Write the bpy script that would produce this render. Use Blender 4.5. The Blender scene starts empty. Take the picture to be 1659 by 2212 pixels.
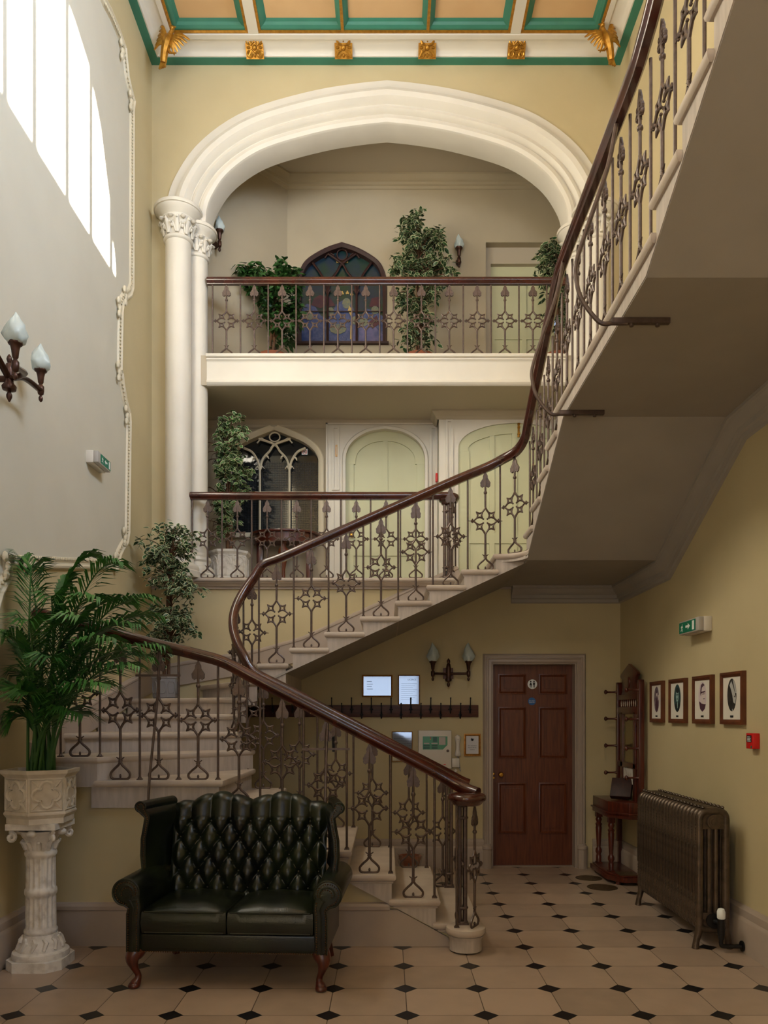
import bpy, bmesh, math, random
from mathutils import Vector, Matrix
sc = bpy.context.scene
COL = sc.collection
R = math.radians
PI = math.pi
random.seed(7)

# ---------------------------------------------------------------- camera
F, CX, CY, EYE = 1690.0, 836.0, 1545.0, 1.55
cam_d = bpy.data.cameras.new('camera')
cam_d.sensor_fit = 'HORIZONTAL'; cam_d.sensor_width = 36.0
cam_d.lens = 36.0*F/1659.0
cam_d.shift_x = (829.5-CX)/1659.0
cam_d.shift_y = (CY-1106.0)/1659.0
cam_d.clip_start = 0.05; cam_d.clip_end = 200
cam = bpy.data.objects.new('camera', cam_d); COL.objects.link(cam)
cam.location = (0, 0, EYE); cam.rotation_euler = (PI/2, 0, 0)
sc.camera = cam

# ---------------------------------------------------------------- light
sc.view_settings.view_transform = 'Standard'
sc.view_settings.look = 'None'
sc.view_settings.gamma = 1.0
sc.view_settings.use_curve_mapping = False
sc.view_settings.exposure = -0.22
sc.cycles.use_denoising = True
sc.cycles.max_bounces = 10
sc.cycles.diffuse_bounces = 4
sc.cycles.sample_clamp_indirect = 40.0
sc.cycles.use_guiding = True
sc.cycles.use_surface_guiding = True
sc.cycles.guiding_training_samples = 64
w = bpy.data.worlds.new('sky'); sc.world = w; w.use_nodes = True
bgn = w.node_tree.nodes['Background']
bgn.inputs['Color'].default_value = (0.50, 0.66, 1.0, 1)
bgn.inputs['Strength'].default_value = 1.3

def light(name, kind, loc, direction, power, color, size=None, size_y=None):
    d = bpy.data.lights.new(name, kind); d.energy = power; d.color = color
    if kind == 'AREA':
        d.shape = 'RECTANGLE'; d.size = size; d.size_y = size_y or size
    o = bpy.data.objects.new(name, d); COL.objects.link(o)
    o.location = loc
    o.rotation_euler = Vector(direction).to_track_quat('-Z', 'Y').to_euler()
    return o
sun = light('sun', 'SUN', (8, 0, 9), (-4.76, 2.2, -1.0), 100.0, (1.0, 0.97, 0.92))
sun.data.angle = R(0.6)
# daylight through the tall upper front window, the arched side window and the entrance glazing
light('front_window_daylight', 'AREA', (-0.2, -2.05, 6.3), (0, 1, -0.02), 190, (0.88, 0.94, 1.0), 2.6, 2.8)
light('side_window_daylight', 'AREA', (2.42, 3.0, 7.05), (-1, 0.35, 0.0), 250, (0.66, 0.81, 1.0), 3.0, 1.3).data.spread = 2.3
light('entrance_daylight', 'AREA', (-0.1, -2.05, 1.75), (0, 1, 0), 13, (0.8, 0.9, 1.0), 1.6, 1.4)

# ---------------------------------------------------------------- materials
def lin(c):
    r = []
    for v in c[:3]:
        v /= 255.0
        r.append(v/12.92 if v <= 0.04045 else ((v+0.055)/1.055)**2.4)
    return (r[0], r[1], r[2], 1.0)
MATS = {}
def mat(name, col, rough=0.6, metal=0.0, col2=None, scale=6.0, stretch=None, bump=0.0, bscale=60.0,
        coat=0.0, emit=0.0, spec=0.5, detail=4.0, alpha=1.0, trans=0.0, lo=0.35, hi=0.68):
    m = bpy.data.materials.new(name); m.use_nodes = True
    nt = m.node_tree; b = nt.nodes['Principled BSDF']
    b.inputs['Base Color'].default_value = lin(col)
    b.inputs['Roughness'].default_value = rough
    b.inputs['Metallic'].default_value = metal
    b.inputs['Specular IOR Level'].default_value = spec
    b.inputs['Coat Weight'].default_value = coat
    b.inputs['Coat Roughness'].default_value = 0.12
    b.inputs['Transmission Weight'].default_value = trans
    b.inputs['Alpha'].default_value = alpha
    if emit:
        b.inputs['Emission Color'].default_value = lin(col)
        b.inputs['Emission Strength'].default_value = emit
    tc = nt.nodes.new('ShaderNodeTexCoord')
    if col2 is not None:
        mp = nt.nodes.new('ShaderNodeMapping')
        if stretch: mp.inputs['Scale'].default_value = stretch
        no = nt.nodes.new('ShaderNodeTexNoise'); no.inputs['Scale'].default_value = scale
        no.inputs['Detail'].default_value = detail
        cr = nt.nodes.new('ShaderNodeValToRGB')
        cr.color_ramp.elements[0].position = lo; cr.color_ramp.elements[1].position = hi
        cr.color_ramp.elements[0].color = lin(col); cr.color_ramp.elements[1].color = lin(col2)
        nt.links.new(tc.outputs['Object'], mp.inputs['Vector'])
        nt.links.new(mp.outputs['Vector'], no.inputs['Vector'])
        nt.links.new(no.outputs['Fac'], cr.inputs['Fac'])
        nt.links.new(cr.outputs['Color'], b.inputs['Base Color'])
    if bump:
        no2 = nt.nodes.new('ShaderNodeTexNoise'); no2.inputs['Scale'].default_value = bscale
        no2.inputs['Detail'].default_value = 3
        bp = nt.nodes.new('ShaderNodeBump'); bp.inputs['Strength'].default_value = bump
        bp.inputs['Distance'].default_value = 0.01
        nt.links.new(tc.outputs['Object'], no2.inputs['Vector'])
        nt.links.new(no2.outputs['Fac'], bp.inputs['Height'])
        nt.links.new(bp.outputs['Normal'], b.inputs['Normal'])
    MATS[name] = m
    return m
mat('wall_yellow', (196, 180, 141), 0.75, col2=(190, 174, 135), scale=2.0, bump=0.03, bscale=90)
mat('wall_pale', (206, 200, 184), 0.75, col2=(201, 195, 179), scale=2.0, bump=0.03, bscale=90)
mat('wall_gallery', (178, 165, 141), 0.8, col2=(173, 160, 136), scale=2.0)
mat('trim_white', (220, 213, 200), 0.5, col2=(214, 207, 194), scale=3.0)
mat('trim_cream', (218, 206, 180), 0.5, col2=(212, 200, 174), scale=3.0)
mat('skirting', (174, 158, 144), 0.45, col2=(167, 151, 137), scale=4.0)
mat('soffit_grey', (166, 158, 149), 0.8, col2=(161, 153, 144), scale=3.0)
mat('ceiling_grey', (184, 172, 152), 0.8)
mat('stone', (196, 182, 168), 0.5, col2=(172, 156, 142), scale=5.0, bump=0.06, bscale=70, lo=0.3, hi=0.75)
mat('stone_end', (172, 160, 150), 0.6, col2=(190, 178, 168), scale=12.0, stretch=(3, 3, 0.4), bump=0.05)
mat('iron', (80, 64, 57), 0.38, 0.3, col2=(98, 80, 71), scale=30, bump=0.08, bscale=120)
mat('mahogany_rail', (76, 31, 19), 0.2, col2=(46, 18, 13), scale=5, stretch=(1, 1, 1), coat=0.5)
mat('mahogany', (92, 36, 20), 0.3, col2=(58, 22, 14), scale=8, stretch=(6, 6, 0.7), coat=0.3)
mat('dark_wood', (58, 26, 18), 0.55, col2=(42, 18, 12), scale=8, stretch=(5, 5, 0.8))
mat('door_wood', (112, 56, 28), 0.42, col2=(84, 38, 18), scale=7, stretch=(8, 8, 0.6), coat=0.1)
mat('rack_wood', (88, 46, 32), 0.5, col2=(66, 32, 24), scale=8, stretch=(0.8, 6, 6))
mat('frame_wood', (104, 56, 30), 0.4, col2=(80, 40, 20), scale=10)
mat('black_iron', (24, 22, 22), 0.45, 0.3)
mat('leather', (9, 13, 9), 0.27, col2=(30, 38, 18), scale=5, bump=0.12, bscale=160, lo=0.35, hi=0.75)
mat('leather_dark', (12, 15, 11), 0.35, col2=(20, 26, 16), scale=8)
mat('nail_brass', (120, 84, 54), 0.3, 0.9)
mat('brass', (190, 140, 60), 0.25, 1.0)
mat('gold', (188, 136, 50), 0.34, 0.65, col2=(156, 106, 32), scale=30)
mat('gold_frame', (190, 132, 54), 0.4, 0.5, col2=(150, 98, 36), scale=40)
mat('green_paint', (56, 122, 100), 0.45, col2=(50, 112, 92), scale=4)
mat('panel_buff', (214, 176, 130), 0.8, col2=(208, 168, 122), scale=3)
mat('door_green', (204, 204, 168), 0.5, col2=(198, 198, 162), scale=3)
mat('plaster', (214, 204, 188), 0.65, col2=(194, 183, 166), scale=14, bump=0.06, bscale=40, lo=0.4, hi=0.75)
mat('plaster_white', (228, 222, 214), 0.65, col2=(188, 178, 168), scale=22, bump=0.15, bscale=50, lo=0.45, hi=0.8)
mat('frost_glass', (214, 226, 224), 0.35, trans=0.25, spec=0.6)
mat('glass_dark', (30, 33, 36), 0.06, spec=0.7)
mat('mirror', (200, 210, 220), 0.03, 1.0)
mat('mirror_old', (150, 136, 96), 0.12, 0.9)
mat('paper', (206, 204, 206), 0.5)
mat('paper_mat', (226, 218, 206), 0.6)
mat('ink', (28, 28, 32), 0.6)
mat('glazed_paper', (176, 182, 190), 0.05, 0.55)
mat('plastic_white', (216, 208, 196), 0.4)
mat('plastic_grey', (176, 170, 164), 0.4)
mat('sign_green', (0, 118, 88), 0.4)
mat('sign_white', (238, 240, 238), 0.4)
mat('sign_blue', (30, 96, 160), 0.4)
mat('red', (206, 26, 24), 0.35)
mat('lcd_green', (84, 150, 116), 0.2)
mat('lcd_dark', (46, 92, 72), 0.25)
mat('yellow', (210, 180, 40), 0.4)
mat('leaf_dark', (36, 70, 30), 0.42, col2=(62, 104, 46), scale=9)
mat('leaf_varieg', (34, 62, 34), 0.42, col2=(52, 84, 44), scale=9)
mat('leaf_edge', (196, 200, 158), 0.45)
mat('leaf_mid', (70, 108, 52), 0.42, col2=(46, 82, 38), scale=9)
mat('palm', (34, 84, 32), 0.4, col2=(78, 132, 56), scale=4)
mat('palm_stem', (56, 96, 40), 0.5)
mat('bark', (112, 78, 52), 0.8, col2=(84, 56, 38), scale=20, bump=0.3)
mat('soil', (46, 34, 26), 0.95, bump=0.5)
mat('radiator', (98, 82, 68), 0.34, 0.5, col2=(72, 60, 49), scale=22, bump=0.12, bscale=60)
mat('bronze', (84, 56, 44), 0.35, 0.6, col2=(66, 42, 34), scale=20)
mat('terracotta', (140, 78, 48), 0.7)
mat('plate_bronze', (104, 86, 62), 0.45, 0.6, col2=(84, 68, 50), scale=60, bump=0.3)
mat('cellophane', (225, 225, 230), 0.08, trans=0.95, alpha=0.35)
mat('clear_plastic', (170, 168, 172), 0.12, trans=0.45)
mat('photo_purple', (96, 76, 88), 0.5, col2=(150, 132, 138), scale=30)
mat('photo_teal', (40, 64, 66), 0.5, col2=(54, 82, 82), scale=16)
mat('photo_pink', (214, 196, 200), 0.5)
mat('photo_black', (26, 24, 24), 0.5, col2=(60, 56, 54), scale=20)
mat('skin_teal', (146, 176, 172), 0.5)
mat('skin_pale', (216, 200, 196), 0.5)
mat('skin_grey', (186, 184, 180), 0.5)
mat('cloth_plum', (76, 44, 62), 0.5)
mat('hair_plum', (86, 62, 76), 0.5)
mat('cloth_dark', (30, 38, 42), 0.5)
mat('glass_blue', (38, 56, 98), 0.25, col2=(70, 80, 118), scale=26, bump=0.3, bscale=80, emit=0.05)  # stained-glass colours: faint emission stands in for light behind the panes
mat('glass_green', (18, 50, 36), 0.2, col2=(24, 40, 66), scale=5, emit=0.03)
mat('glass_red', (70, 30, 44), 0.25, col2=(56, 28, 50), scale=20, emit=0.03)
mat('glass_straw', (112, 112, 84), 0.25, col2=(78, 90, 92), scale=60, emit=0.05)
mat('glass_violet', (92, 90, 130), 0.25, col2=(56, 68, 112), scale=16, emit=0.05)
mat('glass_gold', (176, 146, 84), 0.25, emit=0.05)
mat('lead', (34, 34, 38), 0.5)

# floor: pale stone octagons with small black diamonds, in world metres
def floor_material():
    m = bpy.data.materials.new('floor_tiles'); m.use_nodes = True
    nt = m.node_tree; N = nt.nodes.new; L = nt.links.new
    b = nt.nodes['Principled BSDF']; b.inputs['Roughness'].default_value = 0.34
    tc = N('ShaderNodeTexCoord'); sx = N('ShaderNodeSeparateXYZ'); L(tc.outputs['Object'], sx.inputs[0])
    def math_(op, a, bb=None, c=None):
        n = N('ShaderNodeMath'); n.operation = op
        for i, v in enumerate((a, bb, c)):
            if v is None: continue
            if isinstance(v, (int, float)): n.inputs[i].default_value = v
            else: L(v, n.inputs[i])
        return n.outputs[0]
    def cell(o, off, pitch):
        q = math_('DIVIDE', math_('SUBTRACT', o, off), pitch)
        fl = math_('ROUND', q)
        return math_('ABSOLUTE', math_('SUBTRACT', q, fl)), math_('FLOOR', q)
    dx, ix = cell(sx.outputs['X'], 0.104, 0.4074)
    dy, iy = cell(sx.outputs['Y'], 4.04, 0.3965)
    dsum = math_('ADD', dx, dy)
    dia = math_('LESS_THAN', dsum, 0.168)
    joint = math_('LESS_THAN', math_('MINIMUM', dx, dy), 0.006)
    wn = N('ShaderNodeTexWhiteNoise'); wn.noise_dimensions = '2D'
    cb = N('ShaderNodeCombineXYZ'); L(ix, cb.inputs[0]); L(iy, cb.inputs[1]); L(cb.outputs[0], wn.inputs['Vector'])
    no = N('ShaderNodeTexNoise'); no.inputs['Scale'].default_value = 7; no.inputs['Detail'].default_value = 6
    L(tc.outputs['Object'], no.inputs['Vector'])
    v = math_('ADD', math_('MULTIPLY', wn.outputs['Value'], 0.55), math_('MULTIPLY', no.outputs['Fac'], 0.6))
    cr = N('ShaderNodeValToRGB'); L(v, cr.inputs['Fac'])
    cr.color_ramp.elements[0].position = 0.15; cr.color_ramp.elements[0].color = lin((150, 132, 116))
    cr.color_ramp.elements[1].position = 0.85; cr.color_ramp.elements[1].color = lin((182, 160, 141))
    def mix(fac, a, col):
        n = N('ShaderNodeMix'); n.data_type = 'RGBA'; L(fac, n.inputs['Factor']); L(a, n.inputs['A'])
        n.inputs['B'].default_value = lin(col); return n.outputs['Result']
    c = mix(joint, cr.outputs['Color'], (90, 76, 64))
    c = mix(dia, c, (22, 22, 25))
    L(c, b.inputs['Base Color'])
    MATS['floor_tiles'] = m
floor_material()

# ---------------------------------------------------------------- builders
def P(px, py, Y):
    return Vector(((px-CX)/F*Y, Y, EYE+(CY-py)/F*Y))
def PX(px, py, X):
    Y = F*X/(px-CX)
    return Vector((X, Y, EYE+(CY-py)/F*Y))
ORG = {}
def arc(cx, cy, r, a0, a1, n):
    return [(cx+r*math.cos(R(a0+(a1-a0)*i/n)), cy+r*math.sin(R(a0+(a1-a0)*i/n))) for i in range(n+1)]
def spline(pts, n=6):
    pts = [Vector(p) for p in pts]
    q = [2*pts[0]-pts[1]]+pts+[2*pts[-1]-pts[-2]]
    out = []
    for i in range(1, len(q)-2):
        for j in range(n):
            t = j/n; a, b, c, d = q[i-1], q[i], q[i+1], q[i+2]
            out.append(0.5*((2*b)+(c-a)*t+(2*a-5*b+4*c-d)*t*t+(3*b-a-3*c+d)*t**3))
    out.append(pts[-1].copy())
    return out
def offset_poly(poly, d):     # outward for a counter-clockwise polygon
    n = len(poly); out = []
    A = sum(poly[i][0]*poly[(i+1) % n][1]-poly[(i+1) % n][0]*poly[i][1] for i in range(n))
    s = 1 if A > 0 else -1
    for i in range(n):
        a, b, c = Vector(poly[i-1]), Vector(poly[i]), Vector(poly[(i+1) % n])
        e0 = (b-a).normalized(); e1 = (c-b).normalized()
        n0 = Vector((e0.y, -e0.x))*s; n1 = Vector((e1.y, -e1.x))*s
        m = n0+n1
        k = d*2/max(0.3, m.length_squared)
        out.append((b.x+m.x*k, b.y+m.y*k))
    return out

class MB:
    def __init__(s): s.v = []; s.f = []; s.m = []; s.cm = 0
    def mat(s, i): s.cm = i; return s
    def add(s, vs, fs, m=None):
        b = len(s.v); s.v += [Vector(v) for v in vs]
        for f in fs: s.f.append([b+i for i in f]); s.m.append(s.cm if m is None else m)
        return s
    def box(s, x0, x1, y0, y1, z0, z1, m=None):
        return s.add([(x0,y0,z0),(x1,y0,z0),(x1,y1,z0),(x0,y1,z0),(x0,y0,z1),(x1,y0,z1),(x1,y1,z1),(x0,y1,z1)],
            [(0,3,2,1),(4,5,6,7),(0,1,5,4),(1,2,6,5),(2,3,7,6),(3,0,4,7)], m)
    def prism(s, poly, axis, d0, d1, m=None):
        n = len(poly)
        def q(a, b, d):
            return (d, a, b) if axis == 'x' else ((a, d, b) if axis == 'y' else (a, b, d))
        vs = [q(a, b, d0) for a, b in poly]+[q(a, b, d1) for a, b in poly]
        fs = [list(range(n))[::-1], list(range(n, 2*n))]+[(i, (i+1) % n, n+(i+1) % n, n+i) for i in range(n)]
        return s.add(vs, fs, m)
    def rings(s, rings, cap=True, closed=False, m=None):
        n = len(rings[0]); vs = [p for r in rings for p in r]; fs = []
        k = len(rings)
        for i in range(k if closed else k-1):
            for j in range(n):
                a, b = i*n+j, i*n+(j+1) % n; c, d = ((i+1) % k)*n+(j+1) % n, ((i+1) % k)*n+j
                fs.append((a, b, c, d))
        if cap and not closed: fs.append(list(range(n))[::-1]); fs.append(list(range((k-1)*n, k*n)))
        return s.add(vs, fs, m)
    def lathe(s, prof, c=(0,0,0), n=16, ax='z', m=None, arc_=None):
        c = Vector(c); rr = []
        for r, h in prof:
            ring = []
            for j in range(n):
                a = 2*PI*j/n; x, y = max(r, 1e-4)*math.cos(a), max(r, 1e-4)*math.sin(a)
                ring.append(c+Vector((x, y, h) if ax == 'z' else ((h, x, y) if ax == 'x' else (y, h, x))))
            rr.append(ring)
        return s.rings(rr, True, False, m)
    def ball(s, c, r, n=8, k=5, m=None):
        rx, ry, rz = r if hasattr(r, '__len__') else (r, r, r)
        c = Vector(c); rr = []
        for i in range(k+1):
            t = PI*i/k; t = min(max(t, 0.06), PI-0.06)
            rr.append([c+Vector((rx*math.sin(t)*math.cos(2*PI*j/n), ry*math.sin(t)*math.sin(2*PI*j/n), -rz*math.cos(t))) for j in range(n)])
        return s.rings(rr, True, False, m)
    def tube(s, path, r, n=6, closed=False, flat=1.0, m=None):
        path = [Vector(p) for p in path]; k = len(path)
        rad = r if hasattr(r, '__len__') else [r]*k
        rr = []; prev = None
        for i in range(k):
            if closed: t = path[(i+1) % k]-path[i-1]
            else: t = path[min(i+1, k-1)]-path[max(i-1, 0)]
            if t.length < 1e-9: t = Vector((0,0,1))
            t.normalize()
            if prev is None:
                h = Vector((0,1,0)) if abs(t.y) < 0.9 else Vector((1,0,0))
                u = (h-t*h.dot(t)).normalized()
            else:
                u = prev-t*prev.dot(t)
                u = u.normalized() if u.length > 1e-6 else prev
            prev = u; w_ = t.cross(u)
            rr.append([path[i]+(u*math.cos(2*PI*j/n)*flat+w_*math.sin(2*PI*j/n))*rad[i] for j in range(n)])
        return s.rings(rr, True, closed, m)
    def sweep(s, path, prof, up=(0,0,1), closed=False, m=None, cap=True):
        path = [Vector(p) for p in path]; up = Vector(up); k = len(path); rr = []
        for i in range(k):
            d0 = (path[i]-path[i-1]) if (i > 0 or closed) else path[1]-path[0]
            d1 = (path[(i+1) % k]-path[i]) if (i < k-1 or closed) else d0
            d0 = d0.normalized(); d1 = d1.normalized()
            t = (d0+d1).normalized()
            sd = d0.cross(up).normalized(); u = sd.cross(d0)
            ring = []
            for a, b in prof:
                p = sd*a+u*b
                p = p-d0*(p.dot(t)/max(0.25, d0.dot(t)))
                ring.append(path[i]+p)
            rr.append(ring)
        return s.rings(rr, cap, closed, m)
    def slab(s, poly, z, t=0.045, m=None):          # tread with a rounded nosing all round
        lay = [(-0.014, 0), (-0.004, -0.005), (0, -t*0.4), (-0.003, -t*0.75), (-0.014, -t)]
        rr = [[(x, y, z+dz) for x, y in offset_poly(poly, d)] for d, dz in lay]
        return s.rings(rr[::-1], True, False, m)
    def xf(s, M, i0=0):
        for i in range(i0, len(s.v)): s.v[i] = M @ s.v[i]
        return s
    def mesh(s, name, mats, smooth=40, bevel=0.0, seg=2, local=None):
        me = bpy.data.meshes.new(name)
        vs = s.v if local is None else [v-local for v in s.v]
        me.from_pydata([tuple(v) for v in vs], [], s.f)
        for mm in (mats if isinstance(mats, (list, tuple)) else [mats]): me.materials.append(MATS[mm])
        for p, i in zip(me.polygons, s.m): p.material_index = i
        bm = bmesh.new(); bm.from_mesh(me)
        bmesh.ops.recalc_face_normals(bm, faces=bm.faces)
        if bevel:
            es = [e for e in bm.edges if len(e.link_faces) == 2 and e.calc_face_angle(0) > R(35)]
            bmesh.ops.bevel(bm, geom=es, offset=bevel, segments=seg, affect='EDGES', profile=0.5, clamp_overlap=True)
        if smooth:
            for f in bm.faces: f.smooth = True
            for e in bm.edges:
                if len(e.link_faces) == 2 and e.calc_face_angle(0) > R(smooth): e.smooth = False
        bm.to_mesh(me); bm.free()
        return me
    def build(s, name, mats, parent=None, smooth=40, bevel=0.0, seg=2, label=None, local=False, kind=None):
        org = ORG.get(parent.name, Vector()) if parent is not None and not local else Vector()
        me = s.mesh(name, mats, smooth, bevel, seg, org)
        o = bpy.data.objects.new(name, me); COL.objects.link(o)
        if parent is not None: o.parent = parent; ORG[o.name] = org
        if label: o['label'] = label
        if kind: o['kind'] = kind
        return o
def struct(name, mb, mats, **k):
    return mb.build(name, mats, kind='structure', **k)
def thing(name, label, cat, loc, group=None, rotz=0.0):
    o = bpy.data.objects.new(name, None); COL.objects.link(o)
    o.empty_display_size = 0.1
    o.location = loc; o.rotation_euler = (0, 0, rotz); ORG[o.name] = Vector(loc)
    o['label'] = label; o['category'] = cat
    if group: o['group'] = group
    return o
def inst(me, name, parent, loc, rotz=0.0, scale=(1,1,1), label=None):
    o = bpy.data.objects.new(name, me); COL.objects.link(o)
    o.parent = parent; o.location = Vector(loc)-ORG[parent.name]
    o.rotation_euler = (0, 0, rotz); o.scale = scale
    if label: o['label'] = label
    return o
def text_mb(txt, size, M, mb, m=None, align='CENTER'):
    cu = bpy.data.curves.new('t', 'FONT'); cu.body = txt; cu.size = size; cu.align_x = align
    cu.resolution_u = 2
    o = bpy.data.objects.new('t', cu); COL.objects.link(o)
    me = bpy.data.meshes.new_from_object(o.evaluated_get(bpy.context.evaluated_depsgraph_get()))
    mb.add([M @ v.co for v in me.vertices], [list(p.vertices) for p in me.polygons], m)
    bpy.data.objects.remove(o); bpy.data.curves.remove(cu); bpy.data.meshes.remove(me)
FACE_Y = Matrix.Rotation(PI/2, 4, 'X')                        # text plane facing -Y
def at_back(x, y, z): return Matrix.Translation((x, y, z)) @ FACE_Y
def arch_hole_wall(mb, x0, x1, z0, z1, y0, y1, hole, m=None):
    """wall between x0..x1, z0..z1 with a hole: hole = polyline from the left foot over the top to the right foot"""
    k = max(range(len(hole)), key=lambda i: hole[i][1])
    xa, za = hole[k]
    zb = hole[0][1]
    L_ = [(x0, zb)]+[tuple(p) for p in hole[:k+1]]+[(xa, z1), (x0, z1)]
    R_ = [(xa, z1)]+[tuple(p) for p in hole[k:]]+[(x1, zb), (x1, z1)]
    mb.prism(L_, 'y', y0, y1, m); mb.prism(R_, 'y', y0, y1, m)
    if zb > z0+1e-6: mb.box(x0, x1, y0, y1, z0, zb, m)
# ================================================================ the setting
XL, XR, YB, ZC = -2.39, 2.37, 7.95, 8.30
YF = -2.2
struct('floor', MB().box(-2.7, 2.7, -2.5, 8.4, -0.1, 0.0), 'floor_tiles')

# --- big arch in the back wall (four-centred)
half = [(-1.834, 0.0), (-1.826, 0.12), (-1.778, 0.26), (-1.637, 0.47), (-1.40, 0.66), (-1.12, 0.787), (-0.65, 0.913), (-0.28, 0.975), (0.0, 1.005)]
ZS = 6.57
hl = spline([(x, 0, ZS+z) for x, z in half], 4)
def arch_pts(z0=2.93, grow=0.0):
    lft = [(p.x-grow*min(1, abs(p.x)/1.2), p.z+grow*0.7*(p.z-ZS)) for p in hl]
    pts = [(lft[0][0], z0)]+lft
    return pts+[(-x, z) for x, z in pts[-2::-1]]
wb = MB()
DX0, DX1, DZ = 1.068, 1.924, 2.08
wb.box(XL, DX0, YB, YB+0.27, 0, 2.93); wb.box(DX1, XR, YB, YB+0.27, 0, 2.93); wb.box(DX0, DX1, YB, YB+0.27, DZ, 2.93)
ah = arch_pts(6.5, 0.28)
ah = [(-2.03, 2.93), (-2.03, 6.5)]+ah[1:-1]+[(2.03, 6.5), (2.03, 2.93)]
arch_hole_wall(wb, XL, XR, 2.93, ZC+0.1, YB, YB+0.25, ah)
struct('wall_back', wb, 'wall_yellow', smooth=0)
# archivolt: moulded orders and the plain soffit
prof = [(0.0, 0.28), (0.0, 0.03), (0.012, 0.008), (0.045, -0.008), (0.08, 0.0), (0.098, 0.03), (0.108, 0.03), (0.118, 0.0), (0.14, -0.022),
        (0.165, -0.016), (0.178, 0.004), (0.188, 0.004), (0.205, -0.03), (0.235, -0.06), (0.28, -0.072), (0.318, -0.055), (0.33, -0.025), (0.345, -0.02),
        (0.41, -0.02), (0.415, 0.0), (0.415, 0.28)]
path = [(x, YB, z) for x, z in arch_pts(6.55)]
struct('trim_1', MB().sweep(path, prof, up=(0, 1, 0)), 'trim_white', smooth=30)

jl = MB()
for s in (-1, 1): jl.box(min(s*2.032, s*2.012), max(s*2.032, s*2.012), YB+0.004, YB+0.30, 2.93, 6.52)
struct('trim_23', jl, 'trim_white')
# --- left wall, front wall, right wall with the arched window
struct('wall_left', MB().box(XL-0.25, XL, YF-0.3, 9.45, 0, ZC+0.1), 'wall_yellow')
hole = [(1.3, 6.42), (1.30, 6.5), (1.42, 6.98), (1.62, 7.45), (1.9, 7.74), (2.3, 7.88), (3.0, 7.95), (3.7, 7.88), (4.06, 7.75), (4.31, 7.45), (4.52, 6.98), (4.67, 6.5), (4.67, 6.42)]
wr = MB()
k = 6
yL = [(YF-0.3, 0), (1.3, 0)]
wr.prism([(YF-0.3, 6.42)]+hole[:k+1]+[(3.0, ZC+0.1), (YF-0.3, ZC+0.1)], 'x', XR, XR+0.12)
wr.prism([(3.0, ZC+0.1)]+hole[k:]+[(9.45, 6.42), (9.45, ZC+0.1)], 'x', XR, XR+0.12)
wr.box(XR, XR+0.12, YF-0.3, 9.45, 0, 6.42)
struct('wall_right', wr, 'wall_yellow', smooth=0)
wm = MB()
for y in (1.72, 2.19, 2.66, 3.07, 3.61, 4.08, 4.54):
    wm.box(XR+0.03, XR+0.09, y-0.036, y+0.036, 6.42, 7.93)
wm.box(XR+0.02, XR+0.10, 1.3, 4.67, 6.38, 6.42)
struct('window_1', wm, 'trim_white')
wf = MB()
wf.box(XL, -1.5, YF-0.2, YF, 0, ZC+0.1); wf.box(1.1, XR, YF-0.2, YF, 0, ZC+0.1); wf.box(-1.5, 1.1, YF-0.2, YF, 7.7, ZC+0.1)
wf.box(-1.5, 1.1, YF-0.2, YF, 2.5, 2.9); wf.box(-1.5, -0.95, YF-0.2, YF, 0, 2.5); wf.box(0.75, 1.1, YF-0.2, YF, 0, 2.5); wf.box(-0.95, 0.75, YF-0.2, YF, 0, 1.0)
struct('wall_front', wf, 'wall_yellow')
wm = MB()
for x in (-0.63, 0.23): wm.box(x-0.04, x+0.04, YF-0.14, YF-0.06, 2.9, 7.7)
for z in (4.5, 6.1): wm.box(-1.5, 1.1, YF-0.13, YF-0.07, z-0.03, z+0.03)
struct('window_2', wm, 'trim_white')

struct('floor_front_shade', MB().box(XL, XR, YF-0.1, 1.32, 4.60, 4.815), 'ceiling_grey')  # unseen gallery slab at the stair head, added to shade the hall floor
# --- moulded panel on the left wall
pp = [(196, -60), (220, 0), (236, 30), (252, 68), (265, 105), (267, 128), (271, 165), (277, 192), (284, 217), (282, 235), (281.5, 420), (281, 618), (277, 632), (266, 640), (260, 650), (257.5, 668),
      (256, 730), (255, 800), (258, 808), (260, 828), (264, 852), (269, 876), (274, 893), (275, 910), (273.5, 1030), (272, 1148), (269, 1168), (260, 1182), (253, 1196), (249, 1220), (120, 1216), (11, 1213), (13, 1238), (8, 1252), (-6, 1275), (-16, 1310)]
pp = [PX(x, y, XL) for x, y in pp]
struct('trim_2', MB().sweep(pp, [(-0.045, 0), (-0.045, 0.012), (-0.034, 0.03), (-0.02, 0.034), (-0.008, 0.02), (0.004, 0.018), (0.014, 0.026), (0.03, 0.022), (0.042, 0.008), (0.045, 0)], up=(1, 0, 0)), 'trim_cream', smooth=30)
# rope bead along the inner edge of the moulding
rb = MB(); acc = 0.0
for a, b in zip(pp[1:], pp[2:]):
    d = (b-a); n = int(d.length/0.03)
    for i in range(n):
        q = a+d*(i/max(n, 1))
        sd = d.normalized().cross(Vector((1, 0, 0)))
        rb.ball(q+sd*0.03+Vector((0.03, 0, 0)), (0.008, 0.013, 0.013), 5, 3)
struct('trim_3', rb, 'trim_cream')
# little scroll ornaments at the shoulders
so = MB()
for x, y in ((264, 108), (283, 218), (271, 640), (258, 664), (257, 803), (274, 897), (270, 1160), (252, 1215), (14, 1222)):
    q = PX(x, y, XL+0.03)
    for k in range(3):
        so.ball(q+Vector((0, 0.02*math.sin(k*2.1), (k-1)*0.055)), (0.02, 0.026, 0.034), 7, 4)
struct('trim_4', so, 'trim_cream')
fld = [(p.y, p.z) for p in pp]+[(3.2, pp[-1].z), (3.2, pp[0].z)]
struct('trim_5', MB().prism(fld, 'x', XL, XL+0.004), 'wall_pale', smooth=0)

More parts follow.
